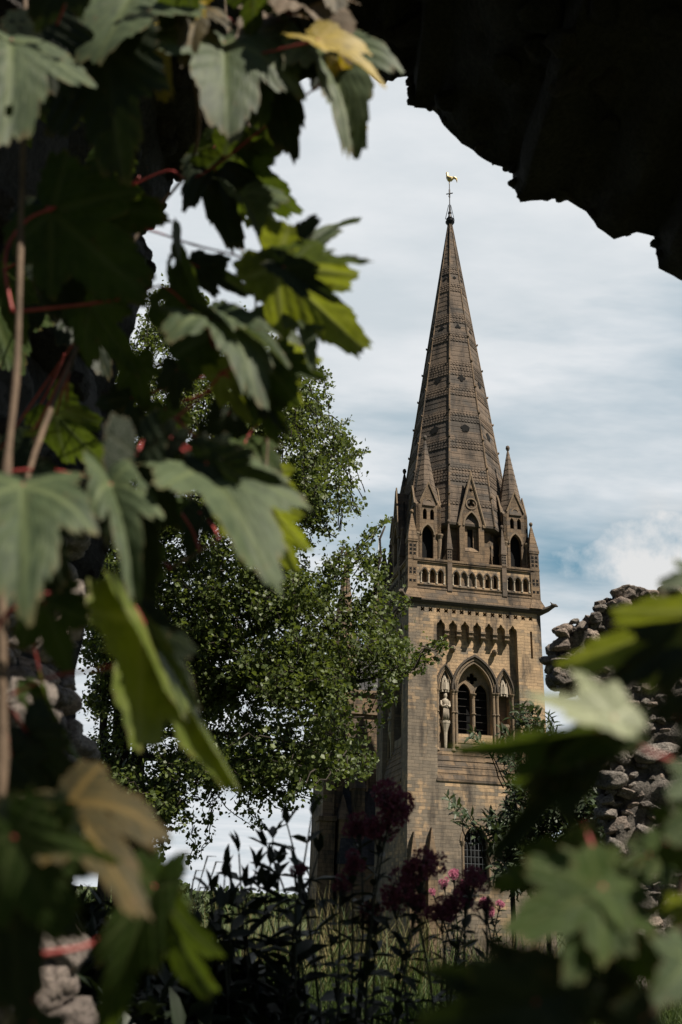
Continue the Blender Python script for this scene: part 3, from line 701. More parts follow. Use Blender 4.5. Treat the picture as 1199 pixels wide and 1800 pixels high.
def stones_mesh(spec):
    """spec: list of (centre, (sx,sy,sz), rotation z) -> V, F, rnd"""
    V = []; Fs = []; Rn = []; b = 0
    for ctr, sc3, rz in spec:
        P = STONES[rng.integers(len(STONES))]*np.array(sc3)
        a = rng.uniform(-.25, .25); ca, sa = math.cos(a), math.sin(a)
        P = P @ np.array([[ca, 0, sa], [0, 1, 0], [-sa, 0, ca]])
        cz, sz = math.cos(rz), math.sin(rz); P = P @ np.array([[cz, sz, 0], [-sz, cz, 0], [0, 0, 1]])
        V.append(P+np.array(ctr)); Fs.append(IF3+b); b += len(P); Rn.append(np.full(len(P), rng.uniform()))
    return np.concatenate(V), np.concatenate(Fs), np.concatenate(Rn)
M['rubble'] = stone('rubble stone', (.13, .118, .105), (.36, .315, .27), (.035, .030, .027), 2., 1., .03, lich=(.32, .31, .28))
M['mortar'] = stone('old lime mortar', (.20, .175, .15), (.08, .07, .06), (.03, .027, .024), 1.5, 1., .04)
M['arch'] = stone('shade-darkened rubble', (.030, .026, .024), (.05, .044, .04), (.012, .011, .010), 2., 1., .03)  # deep shade under the arch darkened into the base colour
M['archstone'] = stone('rubble of the arch', (.030, .026, .024), (.055, .048, .042), (.014, .012, .011), 3., 1., .03)  # stones carry the same shade in their colour
M['jamb'] = stone('sunlit jamb stone', (.50, .43, .37), (.34, .29, .25), (.10, .085, .075), 3., 1., .03)  # sunlit copy of the arch rubble

# near arch: outline of the opening as it stands 3.6 m ahead
OUT = [(1500, 640), (1320, 560), (1250, 505), (1195, 492), (1157, 472), (1150, 415), (1120, 408), (1080, 420), (1050, 400), (1030, 372), (992, 350), (950, 352), (915, 355), (903, 330), (900, 300), (872, 291), (840, 272), (812, 252),
       (782, 225), (768, 195), (745, 191), (728, 189), (727, 152), (735, 142), (715, 134), (690, 138), (668, 148), (640, 122), (590, 110), (535, 140), (490, 170), (450, 222), (436, 284), (400, 312), (345, 318), (303, 314), (296, 345), (278, 391),
       (252, 414), (262, 448), (268, 488), (248, 527), (233, 590), (209, 646), (196, 697), (196, 760), (206, 840), (200, 920), (187, 981), (165, 1038), (150, 1100), (132, 1180), (133, 1275), (165, 1330), (160, 1395), (140, 1450), (128, 1540), (122, 1640), (128, 1720), (140, 1850), (150, 2100)]
YF, YN = 3.6, 1.1  # near end runs back out of view, deepened to shade the bank
path = [at(x, y, YF) for x, y in OUT]
fine = []
for a, b_ in zip(path[:-1], path[1:]):
    n = max(1, int(np.linalg.norm(b_-a)/.035))
    for i in range(n): fine.append(a+(b_-a)*i/n)
fine.append(path[-1]); fine = np.array(fine); nP = len(fine)
tang = np.gradient(fine, axis=0); nout = np.stack([tang[:, 2], np.zeros(nP), -tang[:, 0]], 1); nout /= np.linalg.norm(nout, axis=1)[:, None]+1e-9
ctr = at(750, 900, YF); sgn = np.sign(((fine-ctr)*nout).sum(1)); nout *= np.where(sgn == 0, 1, sgn)[:, None]
sm = np.stack([np.convolve(np.pad(nout[:, k], 6, mode='edge'), np.ones(13)/13, 'valid') for k in range(3)], 1)
nd = 30; V = []
for j in range(nd+1):
    y = YF-(YF-YN)*j/nd
    for i in range(nP):
        p = fine[i].copy(); p[1] = y; h = 0
        if j > 0:
            pv = Vector((p[0]*3, y*3, p[2]*3)); h = .10*min(1, j/3)*(.35+noise.noise(pv))+.05*noise.noise(pv*3)
        else: h = .012*noise.noise(Vector(p*14))
        h = max(h, -.0 if j > 0 else -1)
        V.append(p+sm[i]*(h+.02*j/nd*3))
inner = len(V)
for j, y in ((0, YF), (1, YN)):
    for i in range(nP):
        p = fine[i]+sm[i]*(3.2 if j == 0 else 3.4); p[1] = y; V.append(p)
V = np.array(V); Fq = []
for j in range(nd):
    for i in range(nP-1): Fq.append((j*nP+i, j*nP+i+1, (j+1)*nP+i+1, (j+1)*nP+i))
for i in range(nP-1):
    Fq.append((i, i+1, inner+i+1, inner+i)); Fq.append((nd*nP+i, nd*nP+i+1, inner+nP+i+1, inner+nP+i)); Fq.append((inner+i, inner+i+1, inner+nP+i+1, inner+nP+i))
arch = empty('ruined_archway', (float(path[-1][0]), 3.0, 0.)); tag(arch, 'black shadowed rubble archway framing the whole view', 'ruined arch')
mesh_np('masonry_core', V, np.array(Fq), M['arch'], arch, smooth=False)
spec = []; spec2 = []
for i in range(nP):
    for _ in range(1):
        if rng.uniform() < .75:
            s = rng.uniform(.05, .13); y = rng.uniform(YN+.05, YF-s*1.1); low = fine[i][2] < EYE+1.45 and fine[i][0] < 0
            p = fine[i]+sm[i]*(s*.55+ (0 if not low else -.01)); p[1] = y
            (spec2 if low and fine[i][2] < EYE+1.1 else spec).append((p, (s*1.2, s*1.2, s*.8), rng.uniform(0, 3)))
for i in range(0, nP, 2):                             # stones of the far edge
    s = rng.uniform(.03, .07); p = fine[i]+sm[i]*(s*.75); p[1] = YF-.02; spec.append((p, (s*1.2, s, s*.8), rng.uniform(0, 3)))
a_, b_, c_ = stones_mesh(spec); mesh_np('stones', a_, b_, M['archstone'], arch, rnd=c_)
# stones of the lower left jamb, sunlight put into their pale colour
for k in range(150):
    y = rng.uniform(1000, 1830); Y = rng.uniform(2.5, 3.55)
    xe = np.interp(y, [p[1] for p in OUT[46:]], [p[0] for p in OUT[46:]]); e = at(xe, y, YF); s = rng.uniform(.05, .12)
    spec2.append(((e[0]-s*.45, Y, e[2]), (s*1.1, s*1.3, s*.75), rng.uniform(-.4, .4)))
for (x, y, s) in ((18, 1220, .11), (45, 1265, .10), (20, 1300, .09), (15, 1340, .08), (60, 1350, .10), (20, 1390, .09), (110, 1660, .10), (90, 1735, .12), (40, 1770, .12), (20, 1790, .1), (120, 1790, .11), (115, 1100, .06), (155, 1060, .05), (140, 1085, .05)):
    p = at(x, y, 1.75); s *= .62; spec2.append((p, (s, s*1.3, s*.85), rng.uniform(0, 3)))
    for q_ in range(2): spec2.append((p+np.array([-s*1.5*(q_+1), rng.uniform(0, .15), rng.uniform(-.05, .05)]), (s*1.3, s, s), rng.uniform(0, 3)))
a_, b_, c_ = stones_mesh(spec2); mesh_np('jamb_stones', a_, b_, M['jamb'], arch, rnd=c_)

# ruined wall standing beyond, on the right
RW = [(962, 1168), (966, 1130), (975, 1108), (990, 1096), (1012, 1090), (1035, 1074), (1045, 1060), (1068, 1052), (1086, 1046), (1090, 1030), (1120, 1030), (1140, 1040), (1165, 1036), (1199, 1020), (1260, 1000), (1380, 1010), (1500, 1040), (1500, 1760), (1090, 1760), (1085, 1600),
      (1080, 1500), (1075, 1470), (1064, 1410), (1066, 1360), (1048, 1330), (1042, 1295), (1058, 1250), (1030, 1210), (985, 1192)]
YR = 8.6
poly = [at(x, y, YR) for x, y in RW]; pp = np.array([(p[0], p[2]) for p in poly])
def inside(x, z, P):
    r = False; n = len(P); j = n-1
    for i in range(n):
        if (P[i][1] > z) != (P[j][1] > z) and x < (P[j][0]-P[i][0])*(z-P[i][1])/(P[j][1]-P[i][1])+P[i][0]: r = not r
        j = i
    return r
ruin = empty('ruined_wall', (float(pp[:, 0].mean()), YR, 0)); tag(ruin, 'broken rubble stone wall with ragged top to the right of the church tower', 'ruined wall')
cen = pp.mean(0)
q = MB(); shr = [tuple(p+(cen-p)/np.linalg.norm(cen-p)*.10) for p in pp]
GX, GZ = np.arange(pp[:, 0].min(), pp[:, 0].max(), .045), np.arange(pp[:, 1].min(), pp[:, 1].max(), .045); vid = {}; V = []; Fq = []
for i, x in enumerate(GX):
    for j, z in enumerate(GZ):
        if inside(x, z, shr):
            h = .11*noise.noise(Vector((x*4, 1, z*4)))+.05*noise.noise(Vector((x*13, 2, z*13))); vid[i, j] = len(V); V.append((x, YR+.035+h, z))
for (i, j), a in vid.items():
    if (i+1, j) in vid and (i, j+1) in vid and (i+1, j+1) in vid: Fq.append((a, vid[i+1, j], vid[i+1, j+1], vid[i, j+1]))
mesh_np('mortar_face', np.array(V), np.array(Fq), M['mortar'], ruin)
bk = [((x*(1+.9/YR)+.1), z) for x, z in shr]; n = len(shr)
q.add([(x, YR+.12, z) for x, z in shr]+[(x, YR+.9, z) for x, z in bk], [(i, (i+1) % n, n+(i+1) % n, n+i) for i in range(n)]+[tuple(t) for t in [tuple(i+n for i in t) for t in tessellate_polygon([[Vector((x, z, 0)) for x, z in bk]])]])
q.build('mortar_core', M['mortar'], ruin, worldspace=True)
spec = []; x0, x1, z0, z1 = pp[:, 0].min(), pp[:, 0].max(), pp[:, 1].min(), pp[:, 1].max(); placed = []
for _ in range(9000):
    x, z = rng.uniform(x0, x1), rng.uniform(z0, z1); s = rng.choice([.05, .09, .13, .19], p=[.40, .28, .2, .12])
    if not inside(x, z, pp): continue
    if any((x-a)**2/1.6+(z-b)**2 < ((s+r)*.66)**2 for a, b, r in placed): continue
    placed.append((x, z, s)); dep = .25*max(0, .5-abs(z-z1))
    spec.append(((x, YR+rng.uniform(.0, .09)+dep*0, z), (s*1.45, s*1.1, s*.80), rng.uniform(-.3, .3)))
fp = [np.array(p) for p in poly]
for a, b_ in zip(fp, fp[1:]+fp[:1]):
    n = max(1, int(np.linalg.norm(b_-a)/.13))
    for i in range(n):
        for dy in np.arange(0, .85, .17):
            s = rng.uniform(.06, .15); p = a+(b_-a)*(i+rng.uniform(0, .8))/n; pc = np.array([cen[0], 0, cen[1]])-p; pc[1] = 0; pc /= np.linalg.norm(pc)
            p = p+pc*s*.8; p[0] *= 1+dy/YR*1.15; p[1] = YR+dy+rng.uniform(0, .1); spec.append((p, (s*1.3, s*1.2, s*.8), rng.uniform(-.5, .5)))
p = at(1110, 1045, YR+.2); spec.append((p, (.165, .16, .10), .2)); p = at(1165, 1050, YR+.2); spec.append((p, (.13, .16, .09), 0))
a_, b_, c_ = stones_mesh(spec); mesh_np('stones', a_, b_, M['rubble'], ruin, rnd=c_)

# ================================================================ FOLIAGE TOOLS
def norm(a): return a/(np.linalg.norm(a, axis=-1, keepdims=True)+1e-9)
def leaves_arrays(O, D, Nn, Lg, Wd, shape):
    """O origins, D directions, Nn normals (n,3); shape: verts (k,3) with x across, y along, z up; faces"""
    sv, sf = shape; D = norm(D); S = norm(np.cross(D, Nn)); U = np.cross(S, D)
    V = O[:, None]+S[:, None]*(sv[None, :, 0:1]*Wd[:, None, None])+D[:, None]*(sv[None, :, 1:2]*Lg[:, None, None])+U[:, None]*(sv[None, :, 2:3]*Lg[:, None, None])
    n, k = len(O), len(sv)
    Fc = (sf[None]+np.arange(n)[:, None, None]*k).reshape(-1, sf.shape[1])
    return V.reshape(-1, 3), Fc
FAN = (np.array([(0, 0, 0), (-.5, .55, .05), (-.28, .95, 0), (0, .82, -.06), (.28, .95, 0), (.5, .55, .05)], float), np.array([(0, 3, 2, 1), (0, 5, 4, 3)]))
LANCE = (np.array([(0, 0, 0), (-.5, .35, .06), (-.32, .72, .02), (0, 1, -.12), (.32, .72, .02), (.5, .35, .06), (0, .45, -.03)], float), np.array([(0, 6, 2, 1), (0, 5, 4, 6), (6, 3, 2, 6), (6, 4, 3, 3)][:2]+[(6, 4, 3, 2)]))
BLADE = (np.array([(-.5, 0, 0), (.5, 0, 0), (.42, .35, .02), (-.42, .35, .02), (.3, .7, -.05), (-.3, .7, -.05), (0.03, 1, -.22), (-.03, 1, -.22)], float), np.array([(0, 1, 2, 3), (3, 2, 4, 5), (5, 4, 6, 7)]))
def rand_unit(n): return norm(rng.normal(size=(n, 3)))
def bez(p, q_, sag, n=8, wob=.0):
    out = []
    for i in range(n+1):
        t = i/n; v = p+(q_-p)*t; v = v+np.array([0, 0, sag*4*t*(1-t)])
        if wob and 0 < i < n: v = v+rng.normal(size=3)*wob
        out.append(v)
    return out

# ================================================================ BIG TREE in the middle distance
M['straw'] = plain('dry straw', (.36, .30, .19), .8)
M['bark'] = plain('dark bark', (.035, .028, .022), .95, 0, 6)
M['treeleaf'] = foliage('small tree leaves', (.015, .028, .007), (.092, .118, .026), (.17, .22, .03), .28, .5, .35)
YT = 20.
tree = empty('broadleaf_tree', tuple(at(220, 1600, YT)[:2])+(gz(-5, YT)+EYE,)); tag(tree, 'large airy tree with small green leaves and drooping twigs left of the church tower', 'tree')
A = [(225, 620), (262, 520), (300, 495), (400, 560), (500, 600), (560, 680), (540, 760), (565, 850), (500, 930), (470, 1000), (150, 1010), (190, 720)]
B = [(140, 1000), (480, 985), (560, 1010), (620, 985), (660, 1010), (655, 1100), (695, 1130), (685, 1200), (650, 1260), (640, 1330), (560, 1365), (470, 1370), (380, 1355), (310, 1360), (285, 1430), (240, 1450), (150, 1420)]
tw = MB(); tr = MB()
def limb(mb, pts, r0, r1, wob=.05):
    P = [at(x, y, Y) for x, y, Y in pts]; out = []
    for a, b_ in zip(P[:-1], P[1:]): out += bez(a, b_, 0, 4, wob)[:-1]
    out.append(P[-1]); n = len(out); mb.tube([tuple(p) for p in out], [r0+(r1-r0)*i/(n-1) for i in range(n)], 7); return out
sk = []
limbs = [([(222, 1680, 20), (215, 1350, 20), (212, 1240, 20), (250, 1000, 20), (300, 780, 20), (350, 600, 19.5)], .26, .05),
         ([(238, 1700, 20.5), (243, 1330, 20.6), (250, 1230, 20.6), (300, 1050, 21), (380, 880, 21), (470, 700, 20.5)], .19, .05),
         ([(185, 1690, 19.6), (186, 1350, 19.5), (180, 1230, 19.5), (170, 1050, 19)], .15, .04),
         ([(250, 1290, 20.2), (330, 1240, 19.5), (430, 1200, 19), (560, 1120, 18.6), (660, 1040, 18.2), (677, 925, 18)], .13, .02),
         ([(250, 1250, 20), (350, 1150, 19), (450, 1110, 18.7), (560, 1050, 18.3), (605, 960, 18.2)], .12, .02),
         ([(430, 1200, 19), (560, 1210, 18.4), (680, 1180, 17.9), (770, 1145, 17.6)], .07, .015),
         ([(245, 1330, 20), (350, 1340, 19.4), (430, 1345, 19), (530, 1340, 18.6), (640, 1335, 18.2)], .09, .015),
         ([(225, 1300, 20), (300, 1290, 20.4), (420, 1290, 20.6), (540, 1270, 20.3), (640, 1260, 20)], .09, .015),
         ([(300, 900, 20.5), (400, 850, 19.8), (520, 840, 19.5), (630, 800, 19)], .08, .015),
         ([(330, 850, 20.2), (430, 760, 20), (520, 710, 20), (600, 745, 20)], .06, .015),
         ([(380, 700, 20), (440, 620, 19.8), (475, 560, 19.6)], .05, .012),
         ([(260, 1000, 20), (200, 800, 19.5), (220, 660, 19.3)], .07, .015),
         ([(350, 1340, 19.4), (380, 1390, 18.9), (370, 1440, 18.7), (348, 1500, 18.6)], .03, .008),
         ([(300, 1340, 19.6), (280, 1400, 19), (262, 1490, 18.8)], .03, .008), ([(430, 1345, 19), (440, 1400, 18.6), (452, 1450, 18.5)], .025, .008)]
for pts, r0, r1 in limbs: sk += limb(tr if r0 > .14 else tw, pts, r0, r1, .06 if r0 < .2 else .02)
SK = np.array(sk)
O = []; D = []
def spray(p0, p1, n, spread=.16):
    pts = np.array(bez(p0, p1, .12*np.linalg.norm(p1-p0)*rng.uniform(-.5, 1), 6, .04))
    tw.tube([tuple(p) for p in pts], [.014, .013, .011, .009, .008, .006, .004], 4)
    t = rng.uniform(.05, 1, n); idx = np.clip((t*6).astype(int), 0, 5); fr = t*6-idx
    P = pts[idx]+(pts[idx+1]-pts[idx])*fr[:, None]; P = P+rng.normal(size=(n, 3))*spread*(1.15-t)[:, None]
    O.append(P); D.append(rng.normal(size=(n, 3))+norm(p1-p0)*.8+np.array([0, 0, -.25]))
sh1 = Vector((3.1, 8.2, 1))
def crown(poly, n, leaves):
    P2 = np.array(poly); c = 0
    while c < n:
        x, y = rng.uniform(P2[:, 0].min(), P2[:, 0].max()), rng.uniform(P2[:, 1].min(), P2[:, 1].max())
        if not inside(x, y, P2): continue
        if 150 < x < 285 and 1225 < y < 1345 and rng.uniform() < .8: continue
        if 590 < x < 625 and 950 < y < 1140 and rng.uniform() < .75: continue
        if x > 585 and y > 1170 and rng.uniform() < .8: continue
        if x > 480 and abs(y-(955-(x-480)*.28)) < 38: continue
        if x > 520 and y < 1130 and rng.uniform() < .45: continue
        Y = YT-1.2+rng.normal()*1.3-(x-250)/400*1.2
        p = at(x, y, Y)
        if noise.noise(Vector((x*.011, (y+x*.25)*.036, Y*.45))+sh1)*2.4+.48 < rng.uniform(): continue
        j = SK[np.argmin(((SK-p)**2).sum(1)+rng.uniform(0, 1.2, len(SK)))]
        d = p-j; dl = np.linalg.norm(d)
        if dl > .9: j = p-d/dl*.9
        side = np.array([rng.normal()*.3+.25, rng.normal()*.4, .25+rng.normal()*.25]) if y < 1280 else np.array([rng.normal()*.4+.1, rng.normal()*.4, -.3+rng.normal()*.25])
        spray(j, p+side*.5, int(leaves*rng.uniform(.6, 1.4))); c += 1
crown(A, 1300, 38); crown(B, 2000, 38); crown([(400, 600), (540, 680), (580, 740), (610, 790), (600, 870), (540, 900), (430, 940)], 300, 34)
outl = [((540, 660), (588, 688)), ((520, 640), (575, 655)), ((540, 780), (612, 735)), ((560, 830), (644, 792)), ((560, 800), (620, 770)), ((560, 860), (632, 835)), ((560, 875), (628, 888)), ((520, 890), (556, 925)), ((445, 640), (480, 550)), ((430, 620), (470, 580)), ((250, 640), (262, 520)), ((280, 600), (290, 510)),
        ((215, 740), (216, 660)), ((230, 700), (225, 590)), ((600, 1020), (680, 915)), ((630, 980), (660, 930)), ((585, 1020), (602, 955)), ((600, 1040), (640, 960)), ((640, 1060), (705, 1045)), ((660, 1100), (722, 1066)), ((670, 1190), (740, 1150)), ((700, 1180), (780, 1128)), ((690, 1195), (768, 1165)), ((720, 1160), (775, 1135)), ((600, 1300), (665, 1270)),
        ((600, 1330), (660, 1345)), ((600, 1340), (650, 1360)), ((480, 1370), (560, 1400)), ((470, 1370), (520, 1395)), ((405, 1390), (455, 1452)), ((440, 1380), (512, 1422)), ((375, 1390), (365, 1450)), ((368, 1430), (345, 1512)), ((270, 1430), (277, 1512)), ((255, 1420), (262, 1480)), ((280, 1420), (332, 1432)), ((300, 1380), (320, 1410)), ((640, 1010), (672, 970)), ((540, 900), (560, 880)), ((500, 930), (545, 960)), ((640, 1240), (690, 1225))]
for (a, b2) in outl:
    for r in range(3 if abs(a[1]-b2[1]) < 90 else 4):
        Y = 18.4+rng.normal()*.25; j = np.array([rng.normal()*6, rng.normal()*6])
        spray(at(a[0]+j[0]*2, a[1]+j[1]*2, Y+.1), at(b2[0]+j[0], b2[1]+j[1], Y), 34, .10)
O = np.concatenate(O); D = np.concatenate(D); n = len(O)
Lg = rng.uniform(.045, .115, n); Wd = Lg*rng.uniform(.75, 1.15, n)
Nn = norm(rand_unit(n)+np.array([0, -.35, .7]))
V, Fc = leaves_arrays(O, D, Nn, Lg, Wd, FAN)
rn = np.repeat(np.clip(rng.normal(.5, .25, n), 0, 1), len(FAN[0]))
mesh_np('crown', V, Fc, M['treeleaf'], tree, rnd=rn)
tr.build('trunk', M['bark'], tree, True, True); tw.build('branches', M['bark'], tree, True, True)

# distant tree line and low hill
far = MB(); O = []; 
tl = [(230, 1560), (300, 1556), (328, 1540), (350, 1556), (420, 1564), (480, 1562), (560, 1570), (1000, 1585), (1199, 1590)]
for i in range(26):
    x = 150+i*45+rng.normal()*8; Y = 170+rng.normal()*14; yt = np.interp(x, [p[0] for p in tl], [p[1] for p in tl])
    top = at(x, yt, Y); r = rng.uniform(3, 5.5)
    n = 420; u = rand_unit(n)*rng.uniform(.6, 1, n)[:, None]*np.array([r*1.2, r, r*.85])
    O.append(top+np.array([0, 0, -r*.85])+u); O.append(top+np.array([0, 0, -r*2.2])+u*1.2)
O = np.concatenate(O); n = len(O)
V, Fc = leaves_arrays(O, rand_unit(n), norm(rand_unit(n)+np.array([0, -.4, .6])), rng.uniform(.7, 1.3, n), rng.uniform(.6, 1.1, n), FAN)
M['farleaf'] = foliage('distant foliage', (.022, .035, .014), (.05, .07, .025), (.09, .11, .03), .2, .7, .1)
tag(mesh_np('treeline', V, Fc, M['farleaf'], rnd=rng.uniform(0, 1, n).repeat(6)), 'far off row of low trees along the horizon below the big tree', 'trees', kind='stuff')

# ================================================================ SHRUB at the foot of the tower
M['shrubleaf'] = foliage('slender shrub leaves', (.018, .030, .013), (.055, .075, .038), (.07, .10, .025), .2, .5, .3)
shrub = empty('leafy_shrub', tuple(at(980, 1560, 12.)[:2])+(gz(3, 12)+EYE,)); tag(shrub, 'tall bush with slender dark green leaves in front of the tower and ruined wall', 'shrub')
O = []; D = []; st = MB()
SP = [(900, 1560, 12), (960, 1560, 12), (1030, 1560, 11.5)]
def stem_leaves(p0, p1, sag, nl, lw, mb, r=.008, spread=.9):
    pts = np.array(bez(p0, p1, sag, 8, .015)); mb.tube([tuple(p) for p in pts], [r*(1.4-i/8) for i in range(9)], 4)
    for i in range(nl):
        t = .25+.75*(i+.5)/nl; k = min(7, int(t*8)); p = pts[k]+(pts[k+1]-pts[k])*(t*8-k); ax = norm(pts[k+1]-pts[k]); s = rand_unit(1)[0]; s = norm(s-ax*(s@ax))
        for sg in (-1, 1): O.append(p); D.append(ax*.7+s*sg*spread+np.array([0, 0, -.15]))
SH = [(880, 1540), (855, 1450), (830, 1440), (880, 1440), (905, 1380), (885, 1310), (920, 1340), (960, 1380), (1010, 1330), (1060, 1340), (1100, 1420), (1100, 1480), (1090, 1560), (880, 1560)]
P2 = np.array(SH); c = 0
while c < 520:
    x, y = rng.uniform(785, 1100), rng.uniform(1300, 1560)
    if not inside(x, y, P2): continue
    Y = 11.6+rng.normal()*.5; p = at(x, y, Y); b0 = at(*SP[rng.integers(3)][:2], 12.); a = p-norm(p-b0)*rng.uniform(.25, .5)
    stem_leaves(a, p+rng.normal(size=3)*.05, .03, 7, 0, st); c += 1
for (x, y) in ((905, 1250), (930, 1262), (940, 1270), (960, 1290), (915, 1240), (955, 1265), (825, 1285), (880, 1285), (790, 1402), (805, 1425), (1010, 1350), (1060, 1380), (1000, 1335), (1020, 1330), (1040, 1330), (1062, 1335), (1085, 1345), (1075, 1365), (900, 1250), (935, 1250), (1050, 1350), (1030, 1345)):
    for _ in range(2):
        p = at(x+rng.normal()*5, y+rng.normal()*5, 11.5+rng.normal()*.2); stem_leaves(at(x+(40 if x > 880 else 60)*(-1 if x > 980 else 1)+rng.normal()*12, y+100, 11.8), p, .12, 9, 0, st, .008)
for (x, y) in ((900, 1380), (950, 1400), (1020, 1400), (870, 1470)):
    b0 = at(*SP[rng.integers(3)][:2], 12.); st.tube([tuple(v) for v in bez(b0, at(x, y, 11.8), .1, 6, .02)], .02, 5)
for bx0, by0 in ((900, 1540), (960, 1550), (1030, 1540)):
    t0 = at(bx0, by0, 12.); st.tube([tuple(t0), (t0[0], t0[1], gz(t0[0], t0[1])+EYE-.05)], .03, 6)
O = np.array(O); D = np.array(D); n = len(O); Lg = rng.uniform(.10, .17, n)
V, Fc = leaves_arrays(O, D, norm(rand_unit(n)*.5+np.array([0, -.3, 1])), Lg, Lg*rng.uniform(.26, .36, n), LANCE)
mesh_np('foliage', V, Fc, M['shrubleaf'], shrub, rnd=rng.uniform(0, 1, n).repeat(len(LANCE[0]))); st.build('stems', M['bark'], shrub, True, True)

# ================================================================ GRASS
M['grass'] = foliage('green grass', (.018, .034, .008), (.060, .085, .022), (.08, .12, .02), .3, .6, .2)
M['drygrass'] = foliage('dry grass', (.050, .050, .018), (.19, .16, .075), (.12, .10, .035), .2, .7, .15)
def field(name, n, xr, yr, hr, mat, lab, lean=.35, wmul=1., dens=None):
    x = rng.uniform(*xr, n); y = rng.uniform(*yr, n); x = x*y                   # fans out with distance
    if dens is not None:
        k = np.array([dens(a, b) > rng.uniform() for a, b in zip(x, y)]); x, y = x[k], y[k]; n = len(x)
    z = np.array([gz(a, b)+EYE for a, b in zip(x, y)]); O = np.stack([x, y, z], 1)
    D = np.stack([rng.normal(size=n)*lean, rng.normal(size=n)*lean, np.ones(n)], 1)
    Lg = rng.uniform(*hr, n); V, Fc = leaves_arrays(O, D, rand_unit(n), Lg, np.full(n, .012)*wmul*rng.uniform(.6, 1.4, n), BLADE)
    tag(mesh_np(name, V, Fc, mat, rnd=rng.uniform(0, 1, n).repeat(8)), lab, 'grass', kind='stuff')
clump = lambda x, y: .12+1.6*max(0, noise.noise(Vector((x*1.9, y*1.2, 4)))+.08)
field('grass', 30000, (-.30, .45), (5.0, 17), (.15, .42), M['grass'], 'short green grass on the bank at the bottom of the view', .35)
field('tall_grass', 9000, (-.10, .32), (8.2, 14), (.55, 1.15), M['drygrass'], 'tall dry grass in front of the tower foot', .42, .8, clump)
field('tall_grass', 9000, (-.32, .40), (6.5, 14), (.4, .95), M['grass'], 'tall green grass among the dry stalks', .38, .9, clump)
#@@PART3
# ================================================================ BROAD LOBED VINE LEAVES close to the lens
GREEN = dict(c0=(.030, .050, .018), c1=(.062, .088, .036), tr=(.17, .25, .02))
M['leaf_green'] = foliage('vine leaf green', (.014, .028, .006), (.032, .054, .012), (.11, .16, .010), .30, .6, .12, vein=(.07, .09, .03), nscale=14)
M['leaf_grey'] = foliage('vine leaf grey green', (.028, .044, .022), (.062, .084, .046), (.11, .15, .025), .22, .6, .15, vein=(.11, .135, .06), nscale=14)  # paler, greyer leaf tone
M['leaf_dark'] = foliage('vine leaf shade copy', (.006, .012, .005), (.015, .024, .009), (.022, .036, .004), .20, .55, .2, vein=(.025, .032, .012), nscale=14)  # shade among the leaves put into this near-black copy
M['leaf_pale'] = foliage('vine leaf sunlit', (.13, .15, .08), (.22, .24, .15), (.2, .24, .06), .25, .55, .3, vein=(.34, .36, .22), nscale=14)  # strong sun on a leaf put into its pale colour
M['leaf_lime'] = foliage('vine leaf yellow green', (.05, .075, .012), (.10, .13, .02), (.30, .35, .02), .42, .5, .3, vein=(.20, .22, .06), nscale=14)
M['leaf_yellow'] = foliage('vine leaf turning yellow', (.26, .18, .015), (.36, .27, .03), (.4, .3, .015), .35, .6, .3, vein=(.35, .25, .05), nscale=14)
M['leaf_brown'] = foliage('dry brown leaf', (.11, .078, .052), (.19, .15, .11), (.18, .10, .04), .2, .75, .2, vein=(.12, .08, .05), nscale=18)
M['leaf_tan'] = foliage('leaf tinged brown', (.030, .029, .012), (.056, .046, .023), (.10, .075, .02), .3, .65, .2, vein=(.15, .10, .03), nscale=14)
M['redstalk'] = plain('red leaf stalk', (.27, .045, .04), .5, 0, 20)
M['woodstem'] = plain('woody vine stem', (.10, .068, .044), .8, 0, 25)
SUNV = np.array(sd)
LOBE = [(0, 1.0, 27), (52, .80, 24), (-52, .80, 24), (104, .55, 24), (-104, .55, 24), (146, .32, 22), (-146, .32, 22)]
def leaf_polar(seed):
    rr = random.Random(seed); lob = [(math.radians(a+rr.uniform(-5, 5)), r*rr.uniform(.9, 1.08), math.radians(w_)) for a, r, w_ in LOBE]; ph = rr.uniform(0, 6)
    def f(th):
        v = .10
        for a, r, w_ in lob:
            d = abs((th-a+math.pi) % (2*math.pi)-math.pi)
            v = max(v, r*max(0, 1-(d/(w_*2.05))**1.35))
        v = max(v, .50*(1-max(0, abs(th)-math.radians(125))/math.radians(50))) if abs(th) < math.radians(172) else v
        return v
    return f, lob, ph
NR, NT = 15, 168
